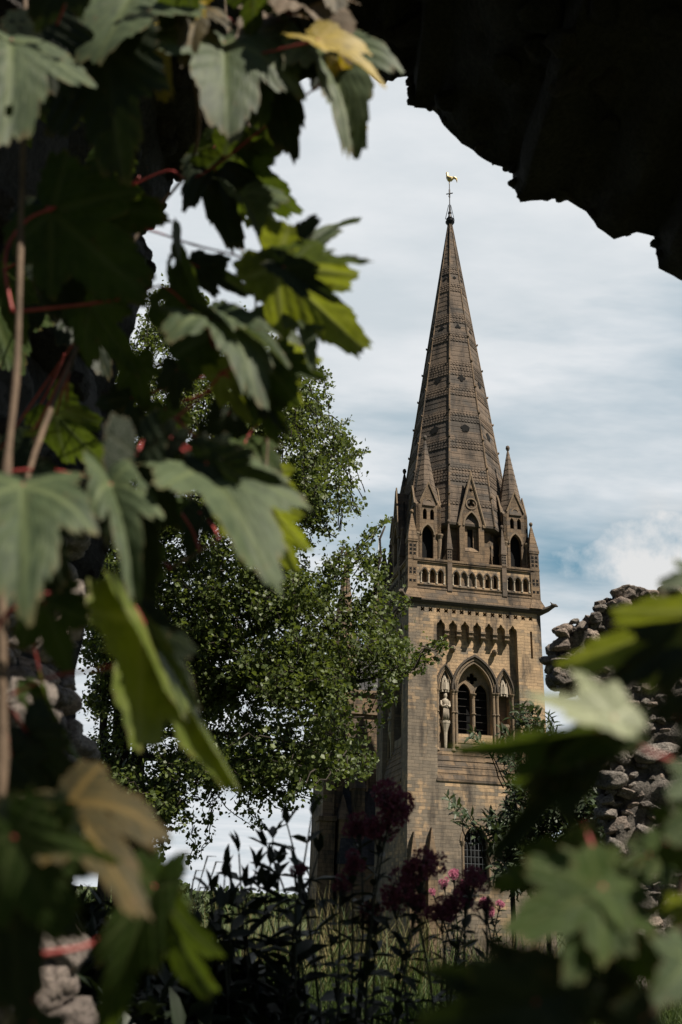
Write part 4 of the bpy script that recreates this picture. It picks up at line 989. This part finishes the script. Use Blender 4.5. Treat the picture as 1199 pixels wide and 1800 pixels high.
def leaf_mesh(seed, curl, fold):
    f, lob, ph = leaf_polar(seed); rr = random.Random(seed+99); V = [(0, 0, 0)]; ve = [1.]; rim = [0.]
    kx, ky, ka = rr.uniform(-.25, .25), rr.uniform(.5, 1.2), rr.uniform(0, 6)
    for j in range(1, NR+1):
        s = j/NR
        for i in range(NT):
            th = -math.pi+2*math.pi*(i+.5)/NT; r = f(th)
            teeth = (.065*(1-abs(2*((i % 7)/7.)-1))+.02*math.sin(i*2.7+ph)-.02)
            r = r*(1+teeth*(s**6)*1.6)*s
            x, y = r*math.sin(th), r*math.cos(th)
            z = fold*abs(x)-curl*(x*x+y*y)*.8+.10*math.sin(3.1*x+ph)*math.sin(2.7*y+ka)*(r)+kx*x*y
            dv = 9.
            for a, rl, w_ in lob[:5]:
                cx_, sx_ = math.cos(th-a), math.sin(th-a)
                if cx_ > 0:
                    along = r*cx_; d = abs(r*sx_); dv = min(dv, d/(.030*(1.15-along/rl*.85)+.001))
                    if along > .12:                    # side ribs
                        q_ = ((along-d*.9) % .17)-.085; dv = min(dv, 1.1+abs(q_)/.012*.8 if d < .3 else 9)
                        if d > .015: dv = min(dv, 1.25+abs(((along+d*.9) % .075)-.0375)/.012)
            z -= .012*max(0, 1-dv*.5); 
            z += .005*math.sin((r*math.cos(th)*1.0-abs(x)*.9)*37)*min(1, r*2)*(1 if dv > 1 else 0)
            V.append((x, y, z)); ve.append(max(0., 1-max(0, dv-.5)*.7)); rim.append(1. if j == NR and rr.random() < .5 else 0.)
    Fc = [(0, 1+i, 1+(i+1) % NT) for i in range(NT)]
    Q = [(1+(j-1)*NT+i, 1+j*NT+i, 1+j*NT+(i+1) % NT, 1+(j-1)*NT+(i+1) % NT) for j in range(1, NR) for i in range(NT)]
    if rr.random() < .45:                              # insect holes
        hs = [(rr.uniform(-.5, .5), rr.uniform(-.1, .8), rr.uniform(.018, .05)) for _ in range(rr.randint(1, 4))]
        Q = [f_ for f_ in Q if not any((V[f_[0]][0]-a)**2+(V[f_[0]][1]-b_)**2 < c_*c_ for a, b_, c_ in hs)]
    return np.array(V), np.array(Fc), np.array(Q), ve, rim
NK = {'L': (.10, -.66, .74), 'M': (.25, -.85, .30), 'T': (-.15, -.72, -.66), 'D': (-.1, -.93, -.36), 'E': (.8, -.55, .2), 'W': (-.75, -.6, .25), 'U': (.0, -.45, .9), 'R': (.6, -.5, .62)}
leafc = [0]; STEMS = {}
def vine_leaf(root, b_, t_, Y, wd, kind, mat, curl=.25, fold=.15, stalk=None, jit=.10, srad=.0016):
    leafc[0] += 1; sid = leafc[0]; rr = random.Random(sid*13)
    n = np.array(NK[kind])+np.array([rr.uniform(-1, 1) for _ in range(3)])*jit; n /= np.linalg.norm(n)
    P = at(*b_, Y); cam_ = np.array([0, 0, EYE]); d = at(*t_, Y)-cam_; d /= np.linalg.norm(d)
    den = d@n
    if abs(den) < .25: den = -.25
    tt = ((P-cam_)@n)/den; T = cam_+d*tt
    if np.linalg.norm(T-at(*t_, Y)) > .08: T = at(*t_, Y)+norm(T-at(*t_, Y))*.08
    ax = T-P; Ln = np.linalg.norm(ax); ax /= Ln; n = n-ax*(n@ax); n /= np.linalg.norm(n); sx = np.cross(ax, n)
    V, F3, F4, ve, rim = leaf_mesh(sid, curl, fold)
    tp = V[1+(NR-1)*NT+NT//2]; an_ = math.atan2(tp[2], tp[1]); ca_, sa_ = math.cos(an_), math.sin(an_); ln_ = math.hypot(tp[1], tp[2])
    V = np.stack([V[:, 0], (V[:, 1]*ca_+V[:, 2]*sa_)/ln_, (-V[:, 1]*sa_+V[:, 2]*ca_)], 1)
    W3 = P+(sx*V[:, 0:1]*wd+ax*V[:, 1:2]+n*V[:, 2:3])*Ln
    o = mesh_np('leaf', W3, [F3, F4], M[mat], root, smooth=True, rnd=np.full(len(V), rr.uniform(.1, .9)))
    for nm, a in (('vein', ve), ('rim', rim)):
        at_ = o.data.attributes.new(nm, 'FLOAT', 'POINT'); at_.data.foreach_set('value', np.array(a, dtype=np.float32))
    # stalk
    S_ = np.array(STEMS[root.name]); dd = np.linalg.norm(S_-(P-ax*Ln*.3+np.array([0, .05, 0])), axis=1); E_ = S_[int(np.argmin(dd))]
    if min(dd) > .28: E_ = P+(E_-P)*.28/np.linalg.norm(E_-P)*1.3
    m_ = (P+E_)/2-ax*Ln*.25+np.array([0, .03, 0]); pts = [P*(1-t)**2+2*m_*t*(1-t)+E_*t*t for t in np.linspace(0, 1, 7)]
    q = MB(); q.tube([tuple(p) for p in pts], [srad*(.9+.35*(i == 0)+.1*i) for i in range(7)], 6)
    c = q.build('stalk', M['redstalk'], None, True); l = root.location
    c.data.transform(Matrix.Translation(-Vector(l))); c.parent = o
    return o
lv_ = empty('climbing_vine', tuple(at(20, 1900, 1.0))); lv_.location.z = 0
tag(lv_, 'vine with big lobed leaves and red stalks climbing the left edge of the view', 'vine', 'leafy vines close to the viewer')
g_, y_, k_, a_2 = 'leaf_green', 'leaf_lime', 'leaf_dark', 'leaf_grey'
LEFT = [ # junction px, tip px, distance, width, normal, material, curl, fold
 ((240,-25),(165,105),.95,1.0,'L',a_2,.2,.1),((20,70),(28,238),.85,.8,'M',a_2,.3,.1),((185,85),(205,300),.92,1.0,'D',k_,.25,.1),((70,40),(110,170),.9,1.0,'D',k_,.2,.1),
 ((330,30),(300,165),1.05,.55,'W','leaf_yellow',.5,.3),((350,20),(330,110),1.0,.5,'L','leaf_tan',.4,.3),((395,75),(392,235),1.0,.85,'L',a_2,.25,.2),((465,80),(505,272),1.05,.75,'D',k_,.3,.2),((440,110),(455,215),1.08,.7,'M',a_2,.3,.3),
 ((555,90),(618,268),1.05,.55,'M',a_2,.3,.35),((575,100),(625,250),1.12,.5,'D',k_,.3,.3),((560,70),(672,152),.90,.85,'M','leaf_yellow',.2,.2),((600,120),(638,218),1.0,.5,'T','leaf_yellow',.2,.2),((520,25),(600,95),1.0,.7,'L','leaf_brown',.4,.35),((480,20),(430,75),1.05,.8,'M','leaf_brown',.4,.3),
 ((450,-30),(440,60),.95,1.0,'T',g_,.3,.2),((560,-30),(590,20),1.0,.9,'L','leaf_tan',.3,.2),
 ((395,275),(512,372),1.2,.85,'T',g_,.2,.12),((375,290),(420,440),1.22,.75,'D',k_,.3,.2),((380,255),(350,330),1.25,.8,'T',g_,.3,.2),((420,345),(478,470),1.2,.4,'L',a_2,.3,.3),((400,260),(455,245),1.25,.6,'T',g_,.2,.1),
 ((90,372),(255,500),1.05,1.05,'D',g_,.2,.1),((120,370),(290,370),1.1,.8,'D',g_,.3,.15),((95,380),(110,560),1.1,.9,'D',k_,.3,.1),((140,300),(120,360),1.1,.9,'M',g_,.3,.2),
 ((368,585),(318,408),1.15,.42,'W',g_,.3,.4),((350,470),(438,520),1.25,.6,'D',k_,.3,.2),
 ((500,465),(624,392),1.12,.40,'M',a_2,.35,.3),((495,465),(560,380),1.11,.75,'D',k_,.35,.3),((510,462),(634,466),1.04,.30,'L',a_2,.2,.3),((500,470),(590,530),1.02,.45,'D',k_,.3,.3),((486,468),(640,612),1.06,.72,'T',y_,.12,.1),((520,560),(548,645),1.12,.5,'M',a_2,.3,.3),((470,470),(462,505),1.12,.9,'T',y_,.3,.2),
 ((372,560),(445,690),1.05,.75,'L',a_2,.3,.15),((385,560),(500,640),1.05,.4,'L',a_2,.3,.3),((390,660),(440,740),1.1,.7,'T',y_,.2,.1),((470,640),(480,772),1.1,.75,'T',g_,.3,.2),((490,640),(570,665),1.12,.6,'D',g_,.3,.3),((500,650),(530,710),1.14,.6,'T',y_,.3,.3),((470,690),(505,760),1.14,.7,'D',k_,.3,.3),
 ((355,828),(455,1004),.95,.82,'L',a_2,.35,.25),((365,815),(512,870),.93,.62,'D',k_,.35,.2),((372,820),(470,940),.935,.40,'D',k_,.3,.3),((370,800),(400,762),1.0,1.2,'D',k_,.3,.15),((470,880),(540,965),1.03,.7,'T',y_,.2,.1),((480,900),(520,1000),1.05,.6,'T',y_,.2,.1),((400,900),(430,950),1.03,.9,'T',y_,.2,.2),  # dark leaves laid over the big leaf stand in for its shaded half
 ((195,852),(238,1062),.9,.36,'M',a_2,.3,.3),((240,800),(262,1055),.93,.45,'D',k_,.25,.2),((300,770),(250,850),1.0,.6,'D',k_,.2,.1),((300,815),(322,870),1.05,.7,'T',y_,.3,.2),((300,800),(350,780),1.05,.9,'D',k_,.3,.2),
 ((40,852),(28,1045),.8,.74,'L',a_2,.4,.22),((60,870),(120,1030),.84,.7,'D',k_,.2,.1),((150,520),(165,600),1.2,.6,'T',g_,.3,.3),((160,540),(250,655),1.15,.7,'D',g_,.35,.3),((145,525),(148,600),1.2,.4,'T',y_,.3,.3),((120,720),(175,735),1.2,.45,'T',y_,.2,.2),((55,760),(110,757),1.2,.25,'T',y_,.2,.2),
 ((90,1035),(165,1060),.9,.8,'T',g_,.3,.2),((80,1060),(120,1175),.9,1.0,'D',g_,.3,.2),((250,1090),(412,1372),.9,.19,'T',y_,.1,.45),((255,1110),(345,1250),.92,.20,'R','leaf_dark',.15,.35),
 ((80,1225),(155,1350),1.1,.35,'T',g_,.3,.4),((50,1290),(150,1400),1.05,.9,'D',k_,.3,.2),((20,1330),(95,1400),1.05,.9,'D',k_,.3,.2),
 ((120,1412),(245,1605),.72,.62,'L','leaf_tan',.25,.15),((150,1405),(275,1500),.74,.55,'L','leaf_tan',.3,.2),((25,1470),(120,1640),.66,.95,'D',g_,.2,.1),((25,1480),(20,1770),.68,.9,'D',k_,.2,.1),((30,1470),(190,1520),.68,.9,'D',g_,.2,.1),
 ((285,1575),(378,1745),.85,.62,'T',g_,.25,.2),((285,1580),(325,1640),.87,.9,'M',g_,.25,.2),((270,1560),(185,1810),.8,.42,'D',g_,.25,.3),((240,1600),(300,1540),.84,.5,'D',k_,.3,.3),((60,1800),(130,1850),.7,1.,'D',k_,.2,.2),
 ((330,-40),(280,40),.9,1.1,'T',g_,.2,.1),((130,-60),(60,40),.8,1.,'D',k_,.2,.1)]
def stem(root, pts, r0, r1, mat, name='stem'):
    P = [at(*p) for p in pts]; out = []
    Pp = [P[0]]+P+[P[-1]]
    for i in range(1, len(Pp)-2):
        for t in np.linspace(0, 1, 6)[:-1]:
            a, b_, c_, d = Pp[i-1], Pp[i], Pp[i+1], Pp[i+2]; out.append(.5*((2*b_)+(c_-a)*t+(2*a-5*b_+4*c_-d)*t*t+(3*b_-a-3*c_+d)*t**3))
    out.append(P[-1]); n = len(out); STEMS.setdefault(root.name, []).extend(out); q = MB(); q.tube([tuple(p) for p in out], [(r0+(r1-r0)*i/(n-1))*(1+.30*(i % 10 == 0)+.1*math.sin(i*1.3)) for i in range(n)], 8)
    return q.build(name, M[mat], root, True, True)
stem(lv_, [(45,-80,1.0),(42,200,1.0),(36,420,1.0),(30,640,.98),(12,830,.95),(4,1050,.92),(4,1330,.9),(-10,1600,.9),(-20,1900,.95)], .0038, .0055, 'woodstem')
stem(lv_, [(4,1060,.92),(60,800,1.05),(160,560,1.2),(250,400,1.3),(330,300,1.25),(350,200,1.15),(330,60,1.05),(380,-60,1.0)], .004, .0025, 'woodstem')
stem(lv_, [(95,366,1.04),(50,385,1.03),(15,430,1.03),(10,480,1.03),(22,548,1.03)], 0.0020, 0.0024, 'redstalk', 'red_runner')
stem(lv_, [(22,548,1.1),(150,535,1.1),(240,520,1.12),(292,505,1.14),(368,580,1.14)], 0.0023, 0.0016, 'redstalk', 'red_runner')
stem(lv_, [(200,395,1.3),(262,405,1.25),(340,430,1.2),(400,445,1.15),(460,463,1.1),(492,470,1.1)], 0.0019, 0.0014, 'redstalk', 'red_runner')
stem(lv_, [(225,330,1.3),(295,300,1.26),(335,315,1.22),(395,280,1.2)], 0.0019, 0.0016, 'redstalk', 'red_runner')
stem(lv_, [(150,900,1.2),(250,785,1.1),(310,735,1.08),(360,690,1.08),(390,655,1.08)], 0.0024, 0.0017, 'redstalk', 'red_runner')
stem(lv_, [(-10,1110,.85),(10,1082,.85),(32,1064,.85),(90,1040,.88)], 0.0024, 0.0022, 'redstalk', 'red_runner')
stem(lv_, [(4,1230,.92),(90,1190,.92),(180,1175,.92),(255,1150,.92),(252,1095,.9)], 0.0017, 0.0014, 'redstalk', 'red_runner')
stem(lv_, [(-20,1700,.8),(60,1680,.8),(165,1658,.82),(240,1600,.84),(285,1575,.85)], 0.0022, 0.0014, 'redstalk', 'red_runner')
for L_ in LEFT: vine_leaf(lv_, *L_[:3], L_[3]*.88, *L_[4:6], curl=L_[6]*1.3, fold=L_[7]*1.3)
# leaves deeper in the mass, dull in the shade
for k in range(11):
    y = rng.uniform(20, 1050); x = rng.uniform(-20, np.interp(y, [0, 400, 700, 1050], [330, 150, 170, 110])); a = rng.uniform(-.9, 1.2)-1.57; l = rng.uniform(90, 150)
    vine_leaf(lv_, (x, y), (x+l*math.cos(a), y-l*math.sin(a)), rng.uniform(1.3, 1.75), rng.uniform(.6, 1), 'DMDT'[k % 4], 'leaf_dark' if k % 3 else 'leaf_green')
hv_ = empty('climbing_vine', tuple(at(350, -300, 1.3))); hv_.location.z = EYE+1.2
tag(hv_, 'younger vine shoot hanging down behind the big leaves with small yellow green leaves', 'vine', 'leafy vines close to the viewer')
stem(hv_, [(380,-300,1.3),(400,60,1.3),(440,240,1.28),(410,380,1.28),(450,520,1.28),(430,640,1.26),(470,760,1.24),(440,900,1.22),(300,1000,1.25)], .0024, .0014, 'woodstem')
for i_, (x, y, a, l, kd, mt) in enumerate([(455,130,-60,75,'D',k_),(480,180,-80,80,'T',g_),(470,215,-35,60,'T',y_),(430,250,-20,60,'T',g_),(440,360,-50,70,'T',y_),
    (450,560,-30,80,'M',a_2),(430,600,-80,70,'T',y_),(500,620,-20,65,'T',y_),(460,700,-60,70,'T',g_),(400,730,-100,80,'D',k_),(430,780,-40,80,'M',g_),
    (470,830,-30,70,'T',y_),(350,900,-100,80,'D',k_),(440,940,-60,75,'T',y_),(490,930,-80,70,'T',y_),(260,980,-90,80,'D',g_),(300,880,-120,75,'M',g_),(290,720,-80,80,'D',g_),(240,640,-70,75,'T',g_),(310,650,-100,70,'D',k_),(230,700,-120,80,'D',k_)]):
    ar = math.radians(a+rng.uniform(-12, 12)); vine_leaf(hv_, (x, y), (x+l*math.cos(ar), y-l*math.sin(ar)), rng.uniform(1.16, 1.32), rng.uniform(.6, .95), kd, mt, .35, .3, jit=.25)
rv_ = empty('trailing_vine', tuple(at(1230, 1900, .75))); rv_.location.z = 0
tag(rv_, 'blurred vine with pale and green lobed leaves reaching in from the right edge', 'vine', 'leafy vines close to the viewer')
RIGHT = [((1078,1262),(925,1222),.57,.55,'L','leaf_pale',.15,.12),((1085,1255),(1010,1180),.575,.5,'L','leaf_pale',.2,.15),((1050,1285),(808,1318),.62,.30,'T',g_,.25,.3),((1055,1290),(900,1375),.64,.35,'T',g_,.3,.3),((1050,1290),(865,1500),.64,.30,'D',k_,.2,.3),((1050,1280),(940,1400),.63,.5,'D',k_,.2,.3),
 ((1230,1075),(1008,1172),.66,.50,'T',y_,.15,.2),((1220,1100),(1060,1210),.67,.5,'D',k_,.2,.2),((1200,1090),(1130,1060),.7,.8,'M','leaf_tan',.3,.2),((1240,1020),(1158,1030),.68,.6,'M',a_2,.2,.2),((1230,1120),(1130,1080),.68,.5,'D',g_,.2,.2),
 ((1055,1565),(905,1650),.6,.75,'M',g_,.2,.15),((1055,1565),(1010,1720),.6,.7,'M',g_,.2,.15),((1060,1560),(1150,1640),.6,.8,'M',g_,.2,.15),((1060,1560),(900,1530),.62,.5,'M',g_,.2,.2),((1070,1560),(1150,1510),.62,.7,'M',g_,.2,.15),
 ((1010,1500),(868,1560),.66,.55,'D',g_,.25,.2),((1040,1480),(1000,1440),.68,.9,'D',k_,.25,.2),((1160,1500),(1090,1545),.7,.7,'M',g_,.25,.2),((1225,1370),(1175,1400),.6,.9,'M',a_2,.2,.2),((1220,1500),(1150,1420),.62,.8,'D',g_,.2,.2),
 ((1215,1590),(1140,1600),.6,.7,'T',y_,.2,.2),((1210,1690),(1150,1760),.58,.9,'M',a_2,.2,.2),((1120,1660),(1080,1750),.62,.7,'T',g_,.2,.2),((960,1740),(760,1700),.6,.6,'D',k_,.2,.2),((940,1760),(740,1800),.6,.8,'D',k_,.2,.2),((980,1730),(920,1850),.6,1.,'D',k_,.2,.2),
 ((1100,1760),(1000,1700),.62,.8,'D',k_,.2,.2),((1130,1790),(1050,1830),.6,1.,'D',k_,.2,.2),((960,1720),(850,1650),.64,.6,'D',k_,.2,.2),((1230,1440),(1180,1480),.6,1.,'M',g_,.2,.2),((1190,1260),(1230,1200),.7,1.,'D',k_,.2,.2),((1225,1290),(1190,1330),.66,1.,'D',k_,.2,.2)]
stem(rv_, [(1072,1270,.62),(1110,1305,.62),(1175,1335,.62),(1260,1360,.65)], 0.0014, 0.0017, 'redstalk', 'red_runner')
stem(rv_, [(1260,-200,.9),(1260,900,.8),(1240,1360,.68),(1210,1560,.64),(1150,1750,.64),(1110,1900,.66)], .003, .005, 'woodstem')
stem(rv_, [(1240,1440,.68),(1150,1500,.66),(1055,1562,.62),(1085,1650,.63),(1120,1750,.64),(1130,1850,.66)], 0.0014, 0.0019, 'redstalk', 'red_runner')
stem(rv_, [(1025,1450,.66),(1045,1500,.65),(1055,1565,.62)], 0.0013, 0.0013, 'redstalk', 'red_runner')
stem(rv_, [(1130,1850,.66),(1060,1800,.64),(960,1740,.62)], .002, .0018, 'woodstem')

for L_ in RIGHT: vine_leaf(rv_, *L_[:6], curl=L_[6]*1.3, fold=L_[7]*1.3, srad=.0012)
# ================================================================ VALERIAN on the bank: dark leafy stems with crimson heads
M['vleaf'] = foliage('fleshy stem leaves', (.007, .011, .006), (.018, .026, .012), (.02, .03, .006), .12, .5, .25)
M['vstem'] = plain('plant stems', (.016, .018, .010), .7)
M['vflower'] = foliage('crimson florets', (.085, .022, .034), (.17, .052, .078), (.13, .03, .05), .22, .7, .1)
M['vpink'] = foliage('pink florets', (.45, .14, .22), (.62, .25, .34), (.5, .15, .25), .3, .7, .1)
def valerian(px0, Y, stems, lab, leafl=.09, seedn=0, fm='vflower', group='valerian plants on the bank'):
    p0 = at(px0, 1900, Y); base = np.array([p0[0], Y, gz(p0[0], Y)+EYE]); root = empty('valerian_plant', tuple(base)); tag(root, lab, 'flowering plant', group)
    O = []; D = []; Lg = []
    sm = MB()
    for (x, y, dY, head) in stems:
        head = head*.86
        tip = at(x, y, Y+dY); b0 = base+rng.normal(size=3)*np.array([.05, .05, 0]); m_ = (b0+tip)/2+np.array([(b0[0]-tip[0])*.35+rng.normal()*.06, rng.normal()*.05, .04])
        pts = np.array([b0*(1-t)**2+2*m_*t*(1-t)+tip*t*t for t in np.linspace(0, 1, 14)]); sm.tube([tuple(p) for p in pts], [.0045*(1.3-i/16)*(Y/2.2)**.5 for i in range(14)], 5)
        nl = int(np.linalg.norm(tip-b0)/(leafl*.62)); an = rng.uniform(0, 3)
        for i in range(nl):
            t = .12+.88*i/nl; k = min(12, int(t*13)); p = pts[k]+(pts[k+1]-pts[k])*(t*13-k); ax = norm(pts[k+1]-pts[k]); an += 1.57
            s = np.array([math.cos(an), math.sin(an), 0]); 
            for sg in (-1, 1): O.append(p); D.append(s*sg+ax*.45+rng.normal(size=3)*.4+np.array([0, 0, -.2*(1-t)])); Lg.append(leafl*rng.uniform(.7, 1.2)*(1.1-.5*t))
        for _ in range(3 if not head else 1): O.append(tip); D.append(norm(pts[-1]-pts[-2])+rng.normal(size=3)*.35); Lg.append(leafl*.5)
        if head:
            r = head; fo = []; 
            for c_ in range(int(7)):
                cc = tip+rng.normal(size=3)*r*.38+np.array([0, 0, r*.2]); sm.tube([tuple(pts[-2]), tuple(cc)], .002, 4)
                n = 150; u = rand_unit(n); fo.append((cc+u*r*.50*rng.uniform(.5, 1, n)[:, None], u))
            P = np.concatenate([a for a, _ in fo]); U = np.concatenate([b_ for _, b_ in fo]); n = len(P)
            V, Fc = leaves_arrays(P, U, rand_unit(n), np.full(n, r*.17), np.full(n, r*.15), FAN)
            mesh_np('flower_head', V, Fc, M[fm], root, rnd=rng.uniform(0, 1, n).repeat(6))
    O = np.array(O); n = len(O); Lg = np.array(Lg)
    V, Fc = leaves_arrays(O, np.array(D), norm(np.array([0, -.2, 1])+rand_unit(n)*.4), Lg, Lg*.38, LANCE)
    mesh_np('foliage', V, Fc, M['vleaf'], root, rnd=rng.uniform(0, 1, n).repeat(len(LANCE[0]))); sm.build('stems', M['vstem'], root, True, True)
valerian(430, 3.0, [(395,1545,0,0),(420,1500,.1,0),(450,1530,.0,0),(385,1600,-.1,0),(480,1475,.1,0),(345,1640,0,0),(370,1570,0,0),(430,1560,.1,0),(410,1590,-.1,0)], 'dark leafy plant with no flowers standing lowest left of the nave', .15)
valerian(500, 3.05, [(548,1435,0,0),(505,1450,.1,0),(470,1490,0,0),(520,1530,-.1,.03),(560,1500,.1,0),(455,1560,0,0),(530,1570,.1,0),(490,1520,.1,0),(400,1525,0,.012)], 'dark leafy plant with tall bare pointed shoots rising against the sky', .15)
valerian(620, 3.0, [(692,1415,0,.085),(672,1465,.0,.055),(632,1462,.1,.05),(618,1522,0,.045),(570,1600,.1,0),(600,1560,0,.03)], 'dark plant with the biggest crimson flower head in front of the tower corner', .10)
valerian(700, 2.95, [(748,1540,0,.075),(715,1560,.1,.06),(690,1580,0,.05),(660,1610,.1,.04),(735,1590,0,.04)], 'dark plant with a broad row of crimson heads below the tower front', .10)
valerian(790, 3.1, [(836,1548,0,.05),(818,1572,.1,.055),(795,1590,0,.05),(775,1610,0,.05),(855,1595,0,.03)], 'dark plant with slanting crimson heads beneath the round headed window', .10)
valerian(800, 8.2, [(797,1540,0,.06),(778,1552,.1,.05),(815,1552,0,.05),(760,1570,.1,.04)], 'bright pink flowered plant at the foot of the sunlit tower wall', .10, fm='vpink')
valerian(880, 8.0, [(862,1605,0,.05),(850,1585,.1,.04),(880,1590,0,.04)], 'pink flowered plant among the dry grass right of the dark heads', .10, fm='vpink')
valerian(1060, 7.6, [(1060,1610,0,.05),(1020,1650,.1,.05),(1050,1620,.1,.04),(1080,1600,0,.04)], 'pink flowered plant low before the ruined wall', .10, fm='vpink')
# leafy low growth along the sill of the opening, lost in shade
O = []; n = 15000
x = rng.uniform(-.42, .42, n); y = rng.uniform(2.4, 3.5, n)
hh = np.interp(x/y, [-.42, -.2, -.15, -.06, -.02, .01, .08, .12, .17, .42], [.6, .62, .70, .66, .50, .12, .08, .3, .6, .7])*(1+.22*np.array([noise.noise(Vector((a*4.3, b_*2.7, 3))) for a, b_ in zip(x/y*3, y)])); x = x*y
z = np.array([gz(a, b_)+EYE for a, b_ in zip(x, y)])+rng.uniform(0, 1, n)*np.maximum(.03, hh)
V, Fc = leaves_arrays(np.stack([x, y, z], 1), rand_unit(n)+np.array([0, -.2, .5]), norm(rand_unit(n)*.5+np.array([0, 0, 1])), rng.uniform(.07, .14, n), rng.uniform(.025, .05, n), LANCE)
tag(mesh_np('undergrowth', V, Fc, M['vleaf'], rnd=rng.uniform(0, 1, n).repeat(len(LANCE[0]))), 'dark low leafy growth on the sill of the arch', 'undergrowth', kind='stuff')

for (x0_, y0_, tips) in ((262, 1690, [(300, 1520), (322, 1500), (345, 1530), (365, 1505), (352, 1560), (380, 1515)]), (300, 1700, [(362, 1560), (375, 1585), (340, 1545), (395, 1570), (310, 1535)]), (575, 1640, [(540, 1560), (620, 1600), (600, 1580), (640, 1610), (560, 1590)])):
    base = at(x0_, y0_, 4.2); base[2] = gz(base[0], 4.2)+EYE; rt_ = empty('dry_grass_tuft', tuple(base)); q = MB()
    tag(rt_, {262: 'long pale dry stalks leaning up beside the lowest left leaves', 300: 'shorter dry stalks leaning right among the dark leafy stems', 575: 'bent dry stalks in front of the foot of the nave'}[x0_], 'dry grass', 'tufts of dry stalks')
    for (tx_, ty_) in tips:
        e = at(tx_, ty_, 4.2+rng.normal()*.1); q.tube([tuple(v) for v in bez(base+rng.normal(size=3)*np.array([.08, .08, 0]), e, .04, 6, .004)]+[tuple(e+np.array([.04, 0, .0]))], [.0032, .003, .003, .0025, .002, .002, .004, .001], 4)
    q.build('stalks', M['straw'], rt_, True, True)
